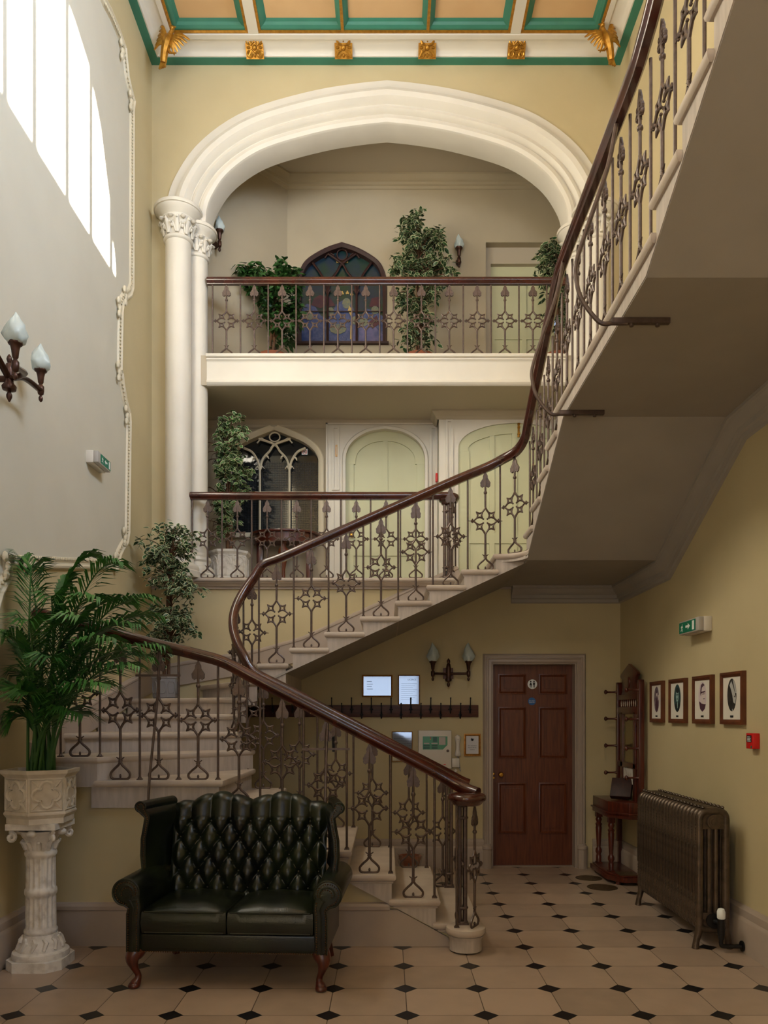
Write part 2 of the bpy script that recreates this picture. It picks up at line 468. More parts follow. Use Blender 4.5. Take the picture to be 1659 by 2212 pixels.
# --- skirting boards
skp = [(0, 0), (0.045, 0), (0.045, 0.20), (0.04, 0.215), (0.03, 0.225), (0.032, 0.25), (0.03, 0.272), (0.014, 0.292), (0, 0.295)]
struct('baseboard_right', MB().sweep([(XR, 7.94, 0), (XR, YF, 0)], skp), 'skirting', smooth=30)
struct('baseboard_back', MB().sweep([(-1.0, YB, 0), (0.985, YB, 0)], skp).sweep([(2.085, YB, 0), (XR, YB, 0)], skp), 'skirting', smooth=30)
struct('baseboard_left', MB().sweep([(XL, YF, 0), (XL, 5.27, 0)], skp), 'skirting', smooth=30)

# --- ceiling with coved cornice and ribs
struct('ceiling', MB().box(XL-0.2, XR+0.2, YF-0.3, 9.5, ZC, ZC+0.15), 'panel_buff')
rp = [(XL, YF, 0), (XL, YB, 0), (XR, YB, 0), (XR, YF, 0)]
def cornice(name, prof, m, **k): struct(name, MB().sweep(rp, prof), m, smooth=30, **k)
cornice('trim_6', [(0, 8.155), (0.03, 8.158), (0.075, 8.168), (0.08, 8.178), (0.07, 8.19), (0, 8.2)], 'green_paint')
cornice('trim_7', [(0.0, 8.17), (0.088, 8.172), (0.092, 8.18), (0.10, 8.192), (0.13, 8.212), (0.18, 8.226), (0.225, 8.228), (0.228, 8.22), (0.27, 8.226), (0.272, 8.24), (0.272, 8.299), (0, 8.299)], 'trim_white')
cornice('trim_8', [(0.27, 8.242), (0.285, 8.236), (0.30, 8.246), (0.30, 8.299), (0.27, 8.299)], 'gold')
cornice('trim_9', [(0.298, 8.25), (0.32, 8.247), (0.345, 8.262), (0.355, 8.285), (0.38, 8.299), (0.298, 8.299)], 'green_paint')
rw, rg, rgr = MB(), MB(), MB()
for x in (-1.31, 1.26):
    rw.box(x-0.05, x+0.05, YF, 7.69, 8.235, 8.299)
    for s in (-1, 1):
        rg.box(x+s*0.062-0.014, x+s*0.062+0.014, YF, 7.67, 8.242, 8.299)
        rgr.prism([(x+s*0.074, 8.25), (x+s*0.105, 8.262), (x+s*0.14, 8.2985), (x+s*0.074, 8.2985)], 'y', YF, 7.64)
for x in (-0.435, 0.40):
    rg.box(x-0.014, x+0.014, YF, 7.67, 8.238, 8.299)
    for s in (-1, 1):
        rgr.prism([(x+s*0.012, 8.25), (x+s*0.04, 8.262), (x+s*0.062, 8.2985), (x+s*0.012, 8.2985)], 'y', YF, 7.64)
struct('trim_10', rw, 'trim_white'); struct('trim_11', rg, 'gold'); struct('trim_12', rgr, 'green_paint')

# --- landing (first floor) behind the arch
YG = 9.0
struct('floor_landing', MB().box(XL, XR, YB-0.02, 9.3, 2.83, 2.928), 'stone')
cop = MB().sweep([(XL, YB, 2.93), (0.80, YB, 2.93)], [(0, 0), (0.095, 0), (0.108, -0.008), (0.112, -0.022), (0.105, -0.036), (0.09, -0.04), (0.085, -0.05), (0.06, -0.062), (0.05, -0.075), (0, -0.078)])
struct('trim_13', cop, 'stone', smooth=30)
# far wall of the landing: gothic window on the left, door in the middle, projecting bay on the right
TUDOR = [(-1, 0), (-0.985, 0.14), (-0.89, 0.36), (-0.68, 0.60), (-0.33, 0.82), (0, 1.0)]
ROUND = [(-1, 0), (-0.985, 0.24), (-0.90, 0.49), (-0.72, 0.72), (-0.4, 0.92), (0, 1.0)]
HIGH = [(-1, 0), (-0.985, 0.26), (-0.93, 0.45), (-0.82, 0.62), (-0.6, 0.77), (-0.3, 0.91), (0, 1.0)]
def gothic(x0, x1, zs, rise, h_=ROUND):
    c, hw = (x0+x1)/2, (x1-x0)/2
    q = spline([(c+a*hw, 0, zs+b*rise) for a, b in h_], 3)
    l = [(p.x, p.z) for p in q]
    return l+[(2*c-x, z) for x, z in l[-2::-1]]
gw = gothic(-1.81, -0.785, 4.47, 0.37, TUDOR)                       # window opening on the landing
gwh = [(gw[0][0], 3.64)]+gw+[(gw[-1][0], 3.64)]
wl = MB()
arch_hole_wall(wl, -2.45, -0.68, 2.93, 4.95, YG, YG+0.16, gwh)
struct('wall_landing', wl, 'wall_gallery', smooth=0)
# white panelled door surround in the middle
d2 = gothic(-0.475, 0.435, 4.45, 0.38)
d2h = [(d2[0][0], 2.931)]+d2+[(d2[-1][0], 2.931)]
wl2 = MB(); arch_hole_wall(wl2, -0.68, 0.62, 2.93, 4.95, YG-0.03, YG+0.16, d2h)
def pil(mb, x0, x1, yf, z0, z1):       # sunk panel drawn as a raised frame
    b = 0.022
    mb.box(x0, x1, yf-0.018, yf, z0, z0+b); mb.box(x0, x1, yf-0.018, yf, z1-b, z1)
    mb.box(x0, x0+b, yf-0.018, yf, z0+b, z1-b); mb.box(x1-b, x1, yf-0.018, yf, z0+b, z1-b)
pil(wl2, -0.63, -0.545, YG-0.03, 4.13, 4.86); pil(wl2, -0.63, -0.545, YG-0.03, 3.0, 4.06)
wl2.box(-0.65, -0.525, YG-0.06, YG-0.03, 4.075, 4.10)
pil(wl2, 0.49, 0.575, YG-0.03, 4.13, 4.86); pil(wl2, 0.49, 0.575, YG-0.03, 3.0, 4.06)
wl2.box(-0.70, -0.68, YG-0.05, YG, 2.93, 4.9); wl2.box(-0.70, 0.62, YG-0.05, YG-0.03, 4.88, 4.92)
wl2.sweep([(x, YG-0.03, z) for x, z in d2h], [(0.0, 0), (0.0, -0.02), (0.03, -0.025), (0.045, 0)], up=(0, 1, 0))
struct('trim_14', wl2, 'trim_white', smooth=0)
def panel_door(name, hole_, y, mats, rail_z, n_pan=3, ajar=0.0):
    mb = MB()
    zb = hole_[0][1]
    mb.prism(hole_, 'y', y, y+0.05)
    xa, xb = hole_[0][0], hole_[-1][0]; wd = xb-xa
    st = wd*0.10
    kx = [xa+st+(wd-2*st)*i/n_pan for i in range(n_pan+1)]
    def top(x):
        for (p, q) in zip(hole_, hole_[1:]):
            if p[0] <= x <= q[0] and q[0] > p[0]: return p[1]+(q[1]-p[1])*(x-p[0])/(q[0]-p[0])
        return hole_[0][1]
    for i in range(n_pan):                                   # raised stile / rail grid
        pass
    fr = 0.014
    for i in range(n_pan+1):
        w2 = 0.028 if 0 < i < n_pan else st*0.5
        xm = kx[i] if 0 < i < n_pan else (xa+st*0.5 if i == 0 else xb-st*0.5)
        mb.box(xm-w2, xm+w2, y-fr, y, zb, min(top(xm-w2), top(xm+w2)) if 0 < i < n_pan else min(top(xm-w2), top(xm+w2)))
    for z in (zb, rail_z-0.06):
        mb.box(xa+0.002, xb-0.002, y-fr+0.001, y, z, z+(0.2 if z == zb else 0.12))
    arch_ = [p for p in hole_[1:-1]]
    mb.sweep([(x, y, z) for x, z in arch_], [(0.0, 0), (0.0, -fr-0.0015), (-0.11, -fr-0.0015), (-0.11, 0)], up=(0, 1, 0))
    return struct(name, mb, mats, smooth=0)
dk = panel_door('door_2', d2h, YG+0.04, 'door_green', 3.45, 2)
k_ = MB().lathe([(0.0, -0.05), (0.018, -0.048), (0.024, -0.035), (0.018, -0.02), (0.008, -0.015), (0.008, 0.0), (0.02, 0.002), (0.02, 0.006)], (0, 0, 0), 10, 'y')
k_.xf(Matrix.Translation((-0.405, YG+0.02, 3.62)))
k_.build('door_knob', 'brass', dk)
# projecting bay with the second green door
YP = 8.72
d3 = gothic(0.795, 2.055, 4.50, 0.31)
d3h = [(d3[0][0], 2.931)]+d3+[(d3[-1][0], 2.931)]
wl3 = MB(); arch_hole_wall(wl3, 0.58, XR, 2.93, 4.95, YP, YP+0.12, d3h)
wl3.box(0.58, 0.64, YP+0.1, YG+0.1, 2.93, 4.95)
pil(wl3, 0.655, 0.735, YP, 4.02, 4.84); pil(wl3, 0.655, 0.735, YP, 3.0, 3.92)
struct('trim_15', wl3, 'trim_white', smooth=0)
d3o = panel_door('door_3', d3h, YP+0.035, 'door_green', 3.53, 4)
# cornices under the gallery floor
cp = [(0, 4.93), (0.07, 4.93), (0.07, 4.915), (0.055, 4.905), (0.045, 4.89), (0.03, 4.88), (0.025, 4.865), (0.012, 4.85), (0, 4.845)]
struct('trim_16', MB().sweep([(-2.4, YG-0.001, 0), (0.56, YG-0.001, 0)], cp).sweep([(0.565, YP+0.3, 0), (0.565, YP, 0), (XR, YP, 0)], [(a, b) for a, b in cp]), 'ceiling_grey', smooth=30)

# glass, transom and tracery of the landing window
def tracery(mb, c, hw, zs, rise, y, r, zsill, trans=None, h_=ROUND):
    def top(x): 
        t = abs(x-c)/hw
        hh = [(-p, q) for p, q in h_[::-1]]
        for (a, b), (a2, b2) in zip(hh, hh[1:]):
            if a <= t <= a2: return zs+rise*(b+(b2-b)*(t-a)/(a2-a))
        return zs
    def bar(pts, rr=r): mb.tube(pts, rr, 6, flat=1.3)
    for s in (-1, 1):
        xm = c+s*hw*0.335
        zm = zs+rise*0.08
        bar([(xm, y, zsill), (xm, y, zm)])
        # outward branch
        xo = c+s*hw*0.70; q = spline([(xm, y, zm), (xm+s*hw*0.055, y, zm+rise*0.20), (xm+s*hw*0.18, y, zm+rise*0.40), (xo, y, top(xo))], 4); bar(q)
        # inward branch crosses the axis to the far side
        xi = c-s*hw*0.36; q = spline([(xm, y, zm), (xm-s*hw*0.07, y, zm+rise*0.24), (xm-s*hw*0.22, y, zm+rise*0.42), (c, y, zs+rise*0.66), (xi, y, top(xi))], 4); bar(q)
        # cusps
        for (cx_, cz_, dx_) in ((xm+s*hw*0.10, zm+rise*0.25, s), (xm-s*hw*0.13, zm+rise*0.29, -s)):
            mb.tube([(cx_, y, cz_+rise*0.03), (cx_+dx_*hw*0.05, y, cz_+rise*0.0), (cx_+dx_*hw*0.07, y, cz_-rise*0.055)], [r*0.8, r*0.9, r*0.3], 5)
        for dd in (-1, 1):
            mb.tube([(xm, y, zm-rise*0.02), (xm+dd*hw*0.06, y, zm+rise*0.06), (xm+dd*hw*0.10, y, zm+rise*0.0)], [r, r*0.8, r*0.3], 5)
        xq = c+s*hw*0.30; mb.tube([(xq-s*hw*0.12, y, top(xq)-rise*0.09), (xq, y, top(xq)-rise*0.02), (xq+s*hw*0.1, y, top(xq)-rise*0.14)], r*0.7, 5)
    mb.tube([(c+0.12*hw*math.cos(a), y, zs+rise*0.84+rise*0.11*math.sin(a)) for a in [i*PI/6 for i in range(12)]], r*0.7, 5, True)
    if trans: bar([(c-hw, y, trans), (c+hw, y, trans)], r*0.7)
wn2 = MB(); wn2.prism(gwh, 'y', YG+0.10, YG+0.12)
win3 = struct('window_3', wn2, 'glass_dark', smooth=0)
tr = MB(); tracery(tr, -1.2975, 0.51, 4.36, 0.48, YG+0.04, 0.014, 3.64, 4.125, TUDOR)
tr.build('tracery', 'trim_cream', win3)
fr = MB().sweep([(x, YG, z) for x, z in gwh], [(-0.005, 0.1), (-0.005, 0.0), (0.02, -0.022), (0.05, -0.03), (0.062, -0.015), (0.062, 0.0), (0.02, 0.02)], up=(0, 1, 0))
fr.box(-1.86, -0.73, YG-0.05, YG+0.1, 3.59, 3.64)
fr.build('window_frame', 'trim_cream', win3, smooth=30)
msh = MB()
for i in range(1, 51):
    x = -1.81+0.02*i; msh.box(x-0.001, x+0.001, YG+0.097, YG+0.099, 3.64, 4.5)
for i in range(1, 43):
    z = 3.64+0.02*i; msh.box(-1.8, -0.79, YG+0.095, YG+0.097, z-0.001, z+0.001)
msh.build('wire_mesh', 'lead', win3)

# --- upper gallery
GF = 5.235
struct('floor_gallery', MB().box(XL, XR, YB+0.06, 9.4, 4.93, GF), 'ceiling_grey')
fas = MB().sweep([(-1.845, YB+0.07, 0), (1.845, YB+0.07, 0)], [(0, GF+0.002), (0.05, GF+0.002), (0.055, GF-0.012), (0.05, GF-0.028), (0.03, GF-0.034), (0.03, GF-0.05), (0.018, GF-0.06), (0.012, GF-0.075), (0.012, 4.985), (0.025, 4.975), (0.03, 4.955), (0.022, 4.94), (0.0, 4.925)])
struct('trim_17', fas, 'trim_white', smooth=30)
YU = 9.1
sg = gothic(-1.03, -0.02, 6.48, 0.55, HIGH)
sgh = [(sg[0][0], 5.88)]+sg+[(sg[-1][0], 5.88)]
wu = MB(); arch_hole_wall(wu, -1.16, 1.15, 5.2, 7.9, YU, YU+0.15, sgh)
wu.box(1.15, 2.0, YU, YU+0.15, 7.05, 7.9); wu.box(2.0, XR+0.1, YU, YU+0.15, 5.2, 7.9)
wu.prism([(-1.16, YU), (-1.16, YU+0.15), (-2.3, YU+0.15-1.09), (-2.3, YU-1.14+0.0), (-2.0, YU-0.84)], 'z', 5.2, 7.9)
wu.box(1.15, 2.0, YU+0.24, YU+0.3, 5.2, 7.1)
wu.box(XR-0.3, XR+0.02, YB+0.2, YU+0.1, 5.2, 7.9)
struct('wall_gallery', wu, 'wall_gallery', smooth=0)
struct('ceiling_gallery', MB().box(-2.5, XR+0.1, YB+0.2, 9.4, 7.80, 7.9), 'ceiling_grey')
ck = [(0, 7.80), (0.10, 7.80), (0.10, 7.78), (0.085, 7.765), (0.065, 7.735), (0.045, 7.725), (0.04, 7.70), (0.02, 7.69), (0.015, 7.665), (0, 7.66)]
struct('trim_18', MB().sweep([(-2.05, YU-0.89, 0), (-1.16, YU, 0), (2.08, YU, 0)], ck), 'wall_gallery', smooth=30)
# recessed door on the gallery
d4 = MB(); 
d4.box(1.22, 1.98, YU+0.18, YU+0.22, GF, 6.86)
for x in (1.225, 1.60, 1.925): d4.box(x, x+0.05, YU+0.163, YU+0.18, GF, 6.855)
d4.box(1.22, 1.98, YU+0.165, YU+0.18, 6.74, 6.86); d4.box(1.22, 1.98, YU+0.165, YU+0.18, 6.0, 6.12)
struct('door_4', d4, 'door_green')
d4f = MB(); d4f.box(1.15, 1.22, YU+0.1, YU+0.22, GF, 6.86); d4f.box(1.15, 2.0, YU+0.1, YU+0.22, 6.86, 7.05)
struct('trim_19', d4f, 'ceiling_grey')
# stained glass window
win4 = struct('window_4', MB().prism(sgh, 'y', YU+0.08, YU+0.09), 'glass_green', smooth=0)
tr = MB(); tracery(tr, -0.525, 0.505, 6.44, 0.59, YU+0.05, 0.014, 5.88, None, HIGH)
tr.tube([(-1.02, YU+0.06, 6.28), (-0.03, YU+0.06, 6.28)], 0.006, 5)
tr.build('tracery', 'dark_wood', win4)
fr = MB().sweep([(x, YU, z) for x, z in sgh], [(-0.03, 0.09), (-0.03, 0.0), (0.0, -0.02), (0.012, -0.02), (0.02, 0.0)], up=(0, 1, 0))
fr.box(-1.07, 0.02, YU-0.05, YU+0.08, 5.855, 5.88)
fr.build('window_frame', 'dark_wood', win4, smooth=30)
gl = MB()                                     # leaded figures in the three lights
def gp(pts, m, y=0.078):
    gl.prism([(-0.525+x*0.505, 5.88+z) for x, z in pts], 'y', YU+y, YU+0.083, m)
gp([(-0.97, 0), (-0.97, 0.42), (-0.82, 0.5), (-0.62, 0.46), (-0.5, 0.36), (-0.37, 0.32), (-0.37, 0)], 0)
gp([(-0.31, 0), (-0.31, 0.34), (-0.12, 0.5), (0.1, 0.56), (0.22, 0.5), (0.31, 0.36), (0.31, 0)], 0)
gp([(0.37, 0), (0.37, 0.3), (0.55, 0.44), (0.75, 0.42), (0.97, 0.34), (0.97, 0)], 0)
gp([(0.2, 0.0), (0.31, 0.26), (0.31, 0.0)], 3, 0.076); gp([(0.37, 0), (0.4, 0.26), (0.62, 0.3), (0.97, 0.12), (0.97, 0)], 3, 0.076)
gp([(-0.72, 0.48), (-0.66, 0.56), (-0.52, 0.60), (-0.37, 0.58), (-0.37, 0.48), (-0.5, 0.44)], 1, 0.075)
gp([(-0.31, 0.46), (-0.31, 0.58), (-0.22, 0.52), (-0.16, 0.47)], 1, 0.075); gp([(0.62, 0.46), (0.68, 0.56), (0.86, 0.58), (0.9, 0.46)], 1, 0.075); gp([(0.62, 0.28), (0.8, 0.36), (0.86, 0.26), (0.7, 0.2)], 1, 0.075)
def ov(cx_, cz_, rx, rz, m, y=0.073): gp([(cx_+rx*math.cos(a), cz_+rz*math.sin(a)) for a in [i*PI/5 for i in range(10)]], m, y)
ov(-0.78, 0.36, 0.11, 0.06, 2); ov(-0.27, 0.40, 0.08, 0.055, 2); ov(0.1, 0.50, 0.10, 0.065, 2); ov(0.3, 0.3, 0.09, 0.05, 2); ov(0.5, 0.28, 0.11, 0.05, 2); ov(0.76, 0.42, 0.09, 0.05, 2); ov(-0.1, 0.2, 0.2, 0.06, 2)
gp([(0.13, 0.42), (0.17, 0.47), (0.25, 0.40), (0.2, 0.35)], 4, 0.072); gp([(0.18, 0.08), (0.19, 0.24), (0.23, 0.24), (0.23, 0.08)], 4, 0.072)
for x, z in ((-0.1, 0.60), (0.0, 0.62), (0.12, 0.625), (0.22, 0.61), (0.0, 0.98), (-0.1, 0.99), (0.1, 0.99)):
    for a in range(3): ov(x+0.022*math.cos(a*2.1+1.57), z+0.012*math.sin(a*2.1+1.57), 0.02, 0.011, 4, 0.071)
gl.build('stained_glass_figures', ['glass_blue', 'glass_red', 'glass_straw', 'glass_violet', 'glass_gold'], win4, smooth=0)

# --- ground-floor door with its moulded architrave
dr = MB(); y = YB+0.12
dr.box(DX0, DX1, y, y+0.05, 0.005, DZ-0.005)
cxs = [(DX0+0.077, DX0+0.367), (DX0+0.496, DX0+0.787)]
for (z0, z1) in ((0.33, 0.855), (1.105, 1.635), (1.765, 1.975)):
    for a, b in cxs:
        dr.sweep([(a, y, z0), (a, y, z1), (b, y, z1), (b, y, z0)], [(0, 0), (0, -0.012), (-0.012, -0.016), (-0.022, -0.004), (-0.03, 0)], up=(0, 1, 0), closed=True)
        dr.prism([(a+0.06, z0+0.06), (b-0.06, z0+0.06), (b-0.06, z1-0.06), (a+0.06, z1-0.06)], 'y', y-0.008, y)
d1 = struct('door_1', dr, 'door_wood', smooth=30)
kb = MB().lathe([(0.0, -0.055), (0.02, -0.053), (0.027, -0.038), (0.02, -0.022), (0.009, -0.016), (0.009, 0.0), (0.024, 0.0)], (0, 0, 0), 12, 'y')
kb.xf(Matrix.Translation((DX0+0.103, y, 0.94))); kb.build('door_knob', 'brass', d1)
ky = MB().lathe([(0.0, -0.02), (0.012, -0.018), (0.016, -0.006), (0.016, 0.0)], (DX0+0.03, y, 0.945), 8, 'y')
ky.lathe([(0.012, -0.012), (0.014, -0.006), (0.004, 0.0)], (DX0+0.03, y, 0.905), 8, 'y'); ky.build('keyhole_cover', 'brass', d1)
ap = [(0, 0.0), (0, -0.02), (0.012, -0.03), (0.035, -0.028), (0.045, -0.04), (0.055, -0.04), (0.062, -0.03), (0.075, -0.034), (0.088, -0.02), (0.095, 0)]
aj = MB().sweep([(DX0, YB, 0), (DX0, YB, DZ), (DX1, YB, DZ), (DX1, YB, 0)], ap, up=(0, 1, 0))
aj.box(DX1-0.014, DX1+0.01, YB-0.004, YB+0.118, 0, DZ-0.002); aj.box(DX0-0.01, DX0+0.010, YB-0.004, YB+0.118, 0, DZ-0.002); aj.box(DX0+0.010, DX1-0.014, YB-0.004, YB+0.118, DZ-0.012, DZ+0.01)
aj.box(DX0+0.01, DX1, YB+0.05, YB+0.2, -0.004, 0.004)
for x in (DX0-0.055, DX1+0.055):
    aj.lathe([(0.05, 0), (0.05, 0.19), (0.056, 0.2), (0.052, 0.225), (0.04, 0.235), (0.036, 0.25)], (x, YB-0.025, 0), 12)
struct('trim_20', aj, 'skirting', smooth=30)
# ================================================================ staircase
SX = [None, .63, .357, .0615, -.234, -.526, -.818, -1.095]       # riser lines of the lower flight
SZ = [0, .163, .319, .485, .645, .80, .957, 1.115, 1.27, 1.415, 1.56, 1.70, 1.85, 1.994, 2.128, 2.262, 2.396, 2.53, 2.663, 2.797, 2.93]
YN, YI = 5.24, 6.37          # near and inner edge of the lower flight
YJ = 6.70                    # inner edge of the second flight
TX = {13: -1.12, 14: -.837, 15: -.54, 16: -.234, 17: .067, 18: .335, 19: .632, 20: .908}
def soff1(x): return .291-.53*x
def soff2(x): return 2.228+.46*(x+.174)
stairs = thing('staircase', 'pale stone staircase winding up from the hall floor past the landing along the right wall', 'staircase', (0, 6.0, 0))
def step(mb): return mb.build('step', ['stone', 'stone_end'], stairs, smooth=35)
# lower flight
for k in range(1, 8):
    x0 = SX[k]; x1 = SX[k+1]-.02 if k < 7 else None
    mb = MB()
    if k < 7:
        mb.slab([(x1-.03, YN-.025), (x0, YN-.025), (x0, YI+.02), (x1-.03, YI+.02)], SZ[k])
        mb.slab([(x1, YN-.01), (x0-.018, YN-.01), (x0-.018, YI), (x1, YI)], SZ[k]-.043, .022)
        zb0, zb1 = max(0, soff1(x0-.03)), max(0, soff1(x1-.02))
        mb.prism([(x0-.03, SZ[k]-.05), (x0-.03, zb0), (x1-.02, zb1), (x1-.02, SZ[k]-.05)], 'y', YN, YI-.01, 1)
        if k == 1:
            c = (.518, 5.15)
            cp_ = [(c[0]+.132*math.cos(a), c[1]+.132*math.sin(a)) for a in [i*PI/14 for i in range(28)]]
            mb.slab(cp_, SZ[1]+.001, .05); 
            mb.lathe([(.122, .10), (.112, .085), (.106, .07), (.106, 0)], (c[0], c[1], 0.012), 28, m=1)
    else:
        pl = [(-1.095, YN-.025), (-1.07, YI+.01), (-1.10, YI+.01), (-1.96, YN-.025)]
        mb.slab(pl, SZ[7]); mb.prism([(-1.125, YN), (-1.10, YI-.01), (-1.14, YI-.01), (-1.98, YN)], 'z', .93, SZ[7]-.04, 1)
    step(mb)
XW, YW = XL+.004, YB-.004
inn = {8: (-1.07, 6.36), 9: (-1.175, 6.40), 10: (-1.24, 6.50), 11: (-1.245, 6.58), 12: (-1.19, 6.67), 13: (-1.10, 6.71)}
wind = {8: [(-1.93, YN-.025), inn[8], inn[9], (XW, 5.74), (XW, YN-.025)],
        9: [(XW, 5.74), inn[9], inn[10], (XW, 6.41)],
        10: [(XW, 6.41), inn[10], inn[11], (XW, 7.15)],
        11: [(XW, 7.15), inn[11], inn[12], (-1.89, YW), (XW, YW)],
        12: [(-1.89, YW), inn[12], inn[13], (-1.36, YW)],
        13: [(-1.36, YW), inn[13], (TX[14]-.02, YJ), (TX[14]-.02, YW)]}
def grow_back(poly): return poly
for k, pl in wind.items():
    mb = MB()
    c = Vector((-1.1, 6.54, 0))
    mb.slab([(max(XW, x), min(YW, y)) for x, y in offset_poly(pl, .014)] if k not in (8,) else pl, SZ[k])
    q = offset_poly(pl, -.012)
    mb.prism(q, 'z', SZ[k]-(.20 if k < 9 else .215), SZ[k]-.04, 1)
    step(mb)
# second flight, cantilevered out of the back wall
for k in range(14, 20):
    x0, x1 = TX[k], TX[k+1]
    mb = MB()
    mb.slab([(x0, YJ-.025), (x1+.045, YJ-.025), (x1+.045, YW), (x0, YW)], SZ[k])
    mb.prism([(x0+.012, SZ[k]-.042), (x0+.03, SZ[k]-.065), (x0+.03, soff2(x0+.03)), (x1+.03, soff2(x1+.03)), (x1+.03, SZ[k]-.042)], 'y', YJ, YW, 1)
    step(mb)
# quarter landing with a rounded inner corner
XI = 1.17
cor = [(XI-.22+.22*math.sin(a), YJ-.22+.22*math.cos(a)-.0) for a in [i*PI/2/6 for i in range(7)]]
lp = [(TX[20], YJ-.02)]+[(x, y-.02) for x, y in cor]+[(XI, 6.54), (XR-.004, 6.54), (XR-.004, YW), (TX[20], YW)]
mb = MB().slab(lp, SZ[20], .045)
mb.prism(offset_poly([(TX[20]+.03, YJ)]+cor+[(XI, 6.56), (XR-.01, 6.56), (XR-.01, YW), (TX[20]+.03, YW)], -.004), 'z', 2.862, SZ[20]-.04, 1)
mb.prism([(.935, 2.888), (.935, soff2(.935)), (1.172, 2.85), (1.172, 2.888)], 'y', YJ, YW, 1)
step(mb)
# upper flight along the right wall: five risers, a half landing, then on up
UF = [6.59, 6.29, 5.985, 5.69, 5.40, 3.43, 3.13, 2.83, 2.53, 2.23, 1.93, 1.63, 1.33]
UZ = [3.075+.145*i for i in range(12)]
SOFF = [(7.94, 2.85), (6.56, 2.85), (5.19, 3.53), (3.54, 3.53), (1.2, 4.653)]
def soff3(y):
    for (a, za), (b, zb) in zip(SOFF, SOFF[1:]):
        if b <= y <= a: return za+(zb-za)*(a-y)/(a-b)
    return SOFF[-1][1]
def utread(y):
    if y > UF[0]: return SZ[20]
    for i in range(12):
        if UF[i] >= y > UF[i+1]: return UZ[i]
    return UZ[-1]
for i in range(12):
    y0, y1 = UF[i], UF[i+1]
    mb = MB()
    mb.slab([(XI-.025, y1-.03), (XR-.004, y1-.03), (XR-.004, y0), (XI-.025, y0)], UZ[i])
    ys = [y0-.03]+[y for y, z in SOFF if y1-.03 < y < y0-.03]+[y1-.03]
    mb.prism([(y0-.03, UZ[i]-.04)]+[(yy, soff3(yy)+.005) for yy in ys]+[(y1-.03, UZ[i]-.04)], 'x', XI, XR-.004, 1)
    step(mb)
# plastered undersides
sf = MB().prism([(y, z) for y, z in SOFF]+[(y, z+.02) for y, z in SOFF[::-1]], 'x', XI+.004, XR-.002)
sf.prism([(-1.1, soff2(-1.1)), (1.174, 2.848), (1.19, 2.8485), (1.19, 2.87), (-1.1, soff2(-1.1)+.02)], 'y', YJ+.004, YW)
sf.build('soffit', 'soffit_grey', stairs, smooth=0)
# closed wall under the lower flight
sw = MB()
sw.prism([(XL+.002, 0), (.5, 0), (.5, .03), (.414, soff1(.414)+.01), (-1.095, soff1(-1.095)+.01), (-1.12, .94), (-1.95, .94), (-1.95, 1.09), (XL+.002, 1.09)], 'y', YN+.03, YN+.13)
struct('wall_stair', sw, 'wall_yellow', smooth=0)
bb = MB()
bp_ = [(0.022, 0), (.03, 0), (.03, .2)]
bb.prism([(XL+.04, 0), (.44, 0), (.41, .06), (.07, .245), (XL+.04, .245)], 'y', YN+.008, YN+.03)
bb.sweep([(XL+.03, YN+.03, 0), (.02, YN+.03, 0)], [(0, .235), (.022, .235), (.03, .245), (.03, .268), (.02, .285), (0, .292)])
struct('baseboard_stair', bb, 'skirting', smooth=30)
# wall string that climbs with the stairs
ws = MB()
pts = [(XL, YN+.2, SZ[8]), (XL, 5.9, 1.53), (XL, 7.2, 1.86), (XL, YB, 2.05), (-1.3, YB, 2.17), (.7, YB, 3.06)]
strp = [(0, -.16), (.022, -.16), (.022, .03), (.03, .04), (.03, .055), (.014, .07), (0, .075)]
ws.sweep([(XL, YN+.0, 1.30), (XL, 5.9, 1.50), (XL, 7.2, 1.80), (XL, YB-.03, 1.95)], strp)
ws.sweep([(XL, YB, 1.97), (-1.30, YB, 2.15), (-.84, YB, 2.28), (.74, YB, 3.0)], strp)
struct('trim_21', ws, 'skirting', smooth=30)
# cornice under the stairs
cpp = [(0, .0), (.12, 0), (.12, -.022), (.105, -.03), (.098, -.05), (.07, -.075), (.05, -.085), (.045, -.115), (.025, -.125), (.022, -.155), (0, -.165)]
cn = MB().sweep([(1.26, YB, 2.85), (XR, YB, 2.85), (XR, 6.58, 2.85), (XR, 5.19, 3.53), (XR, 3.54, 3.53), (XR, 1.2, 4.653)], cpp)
struct('trim_22', cn, 'soffit_grey', smooth=30)

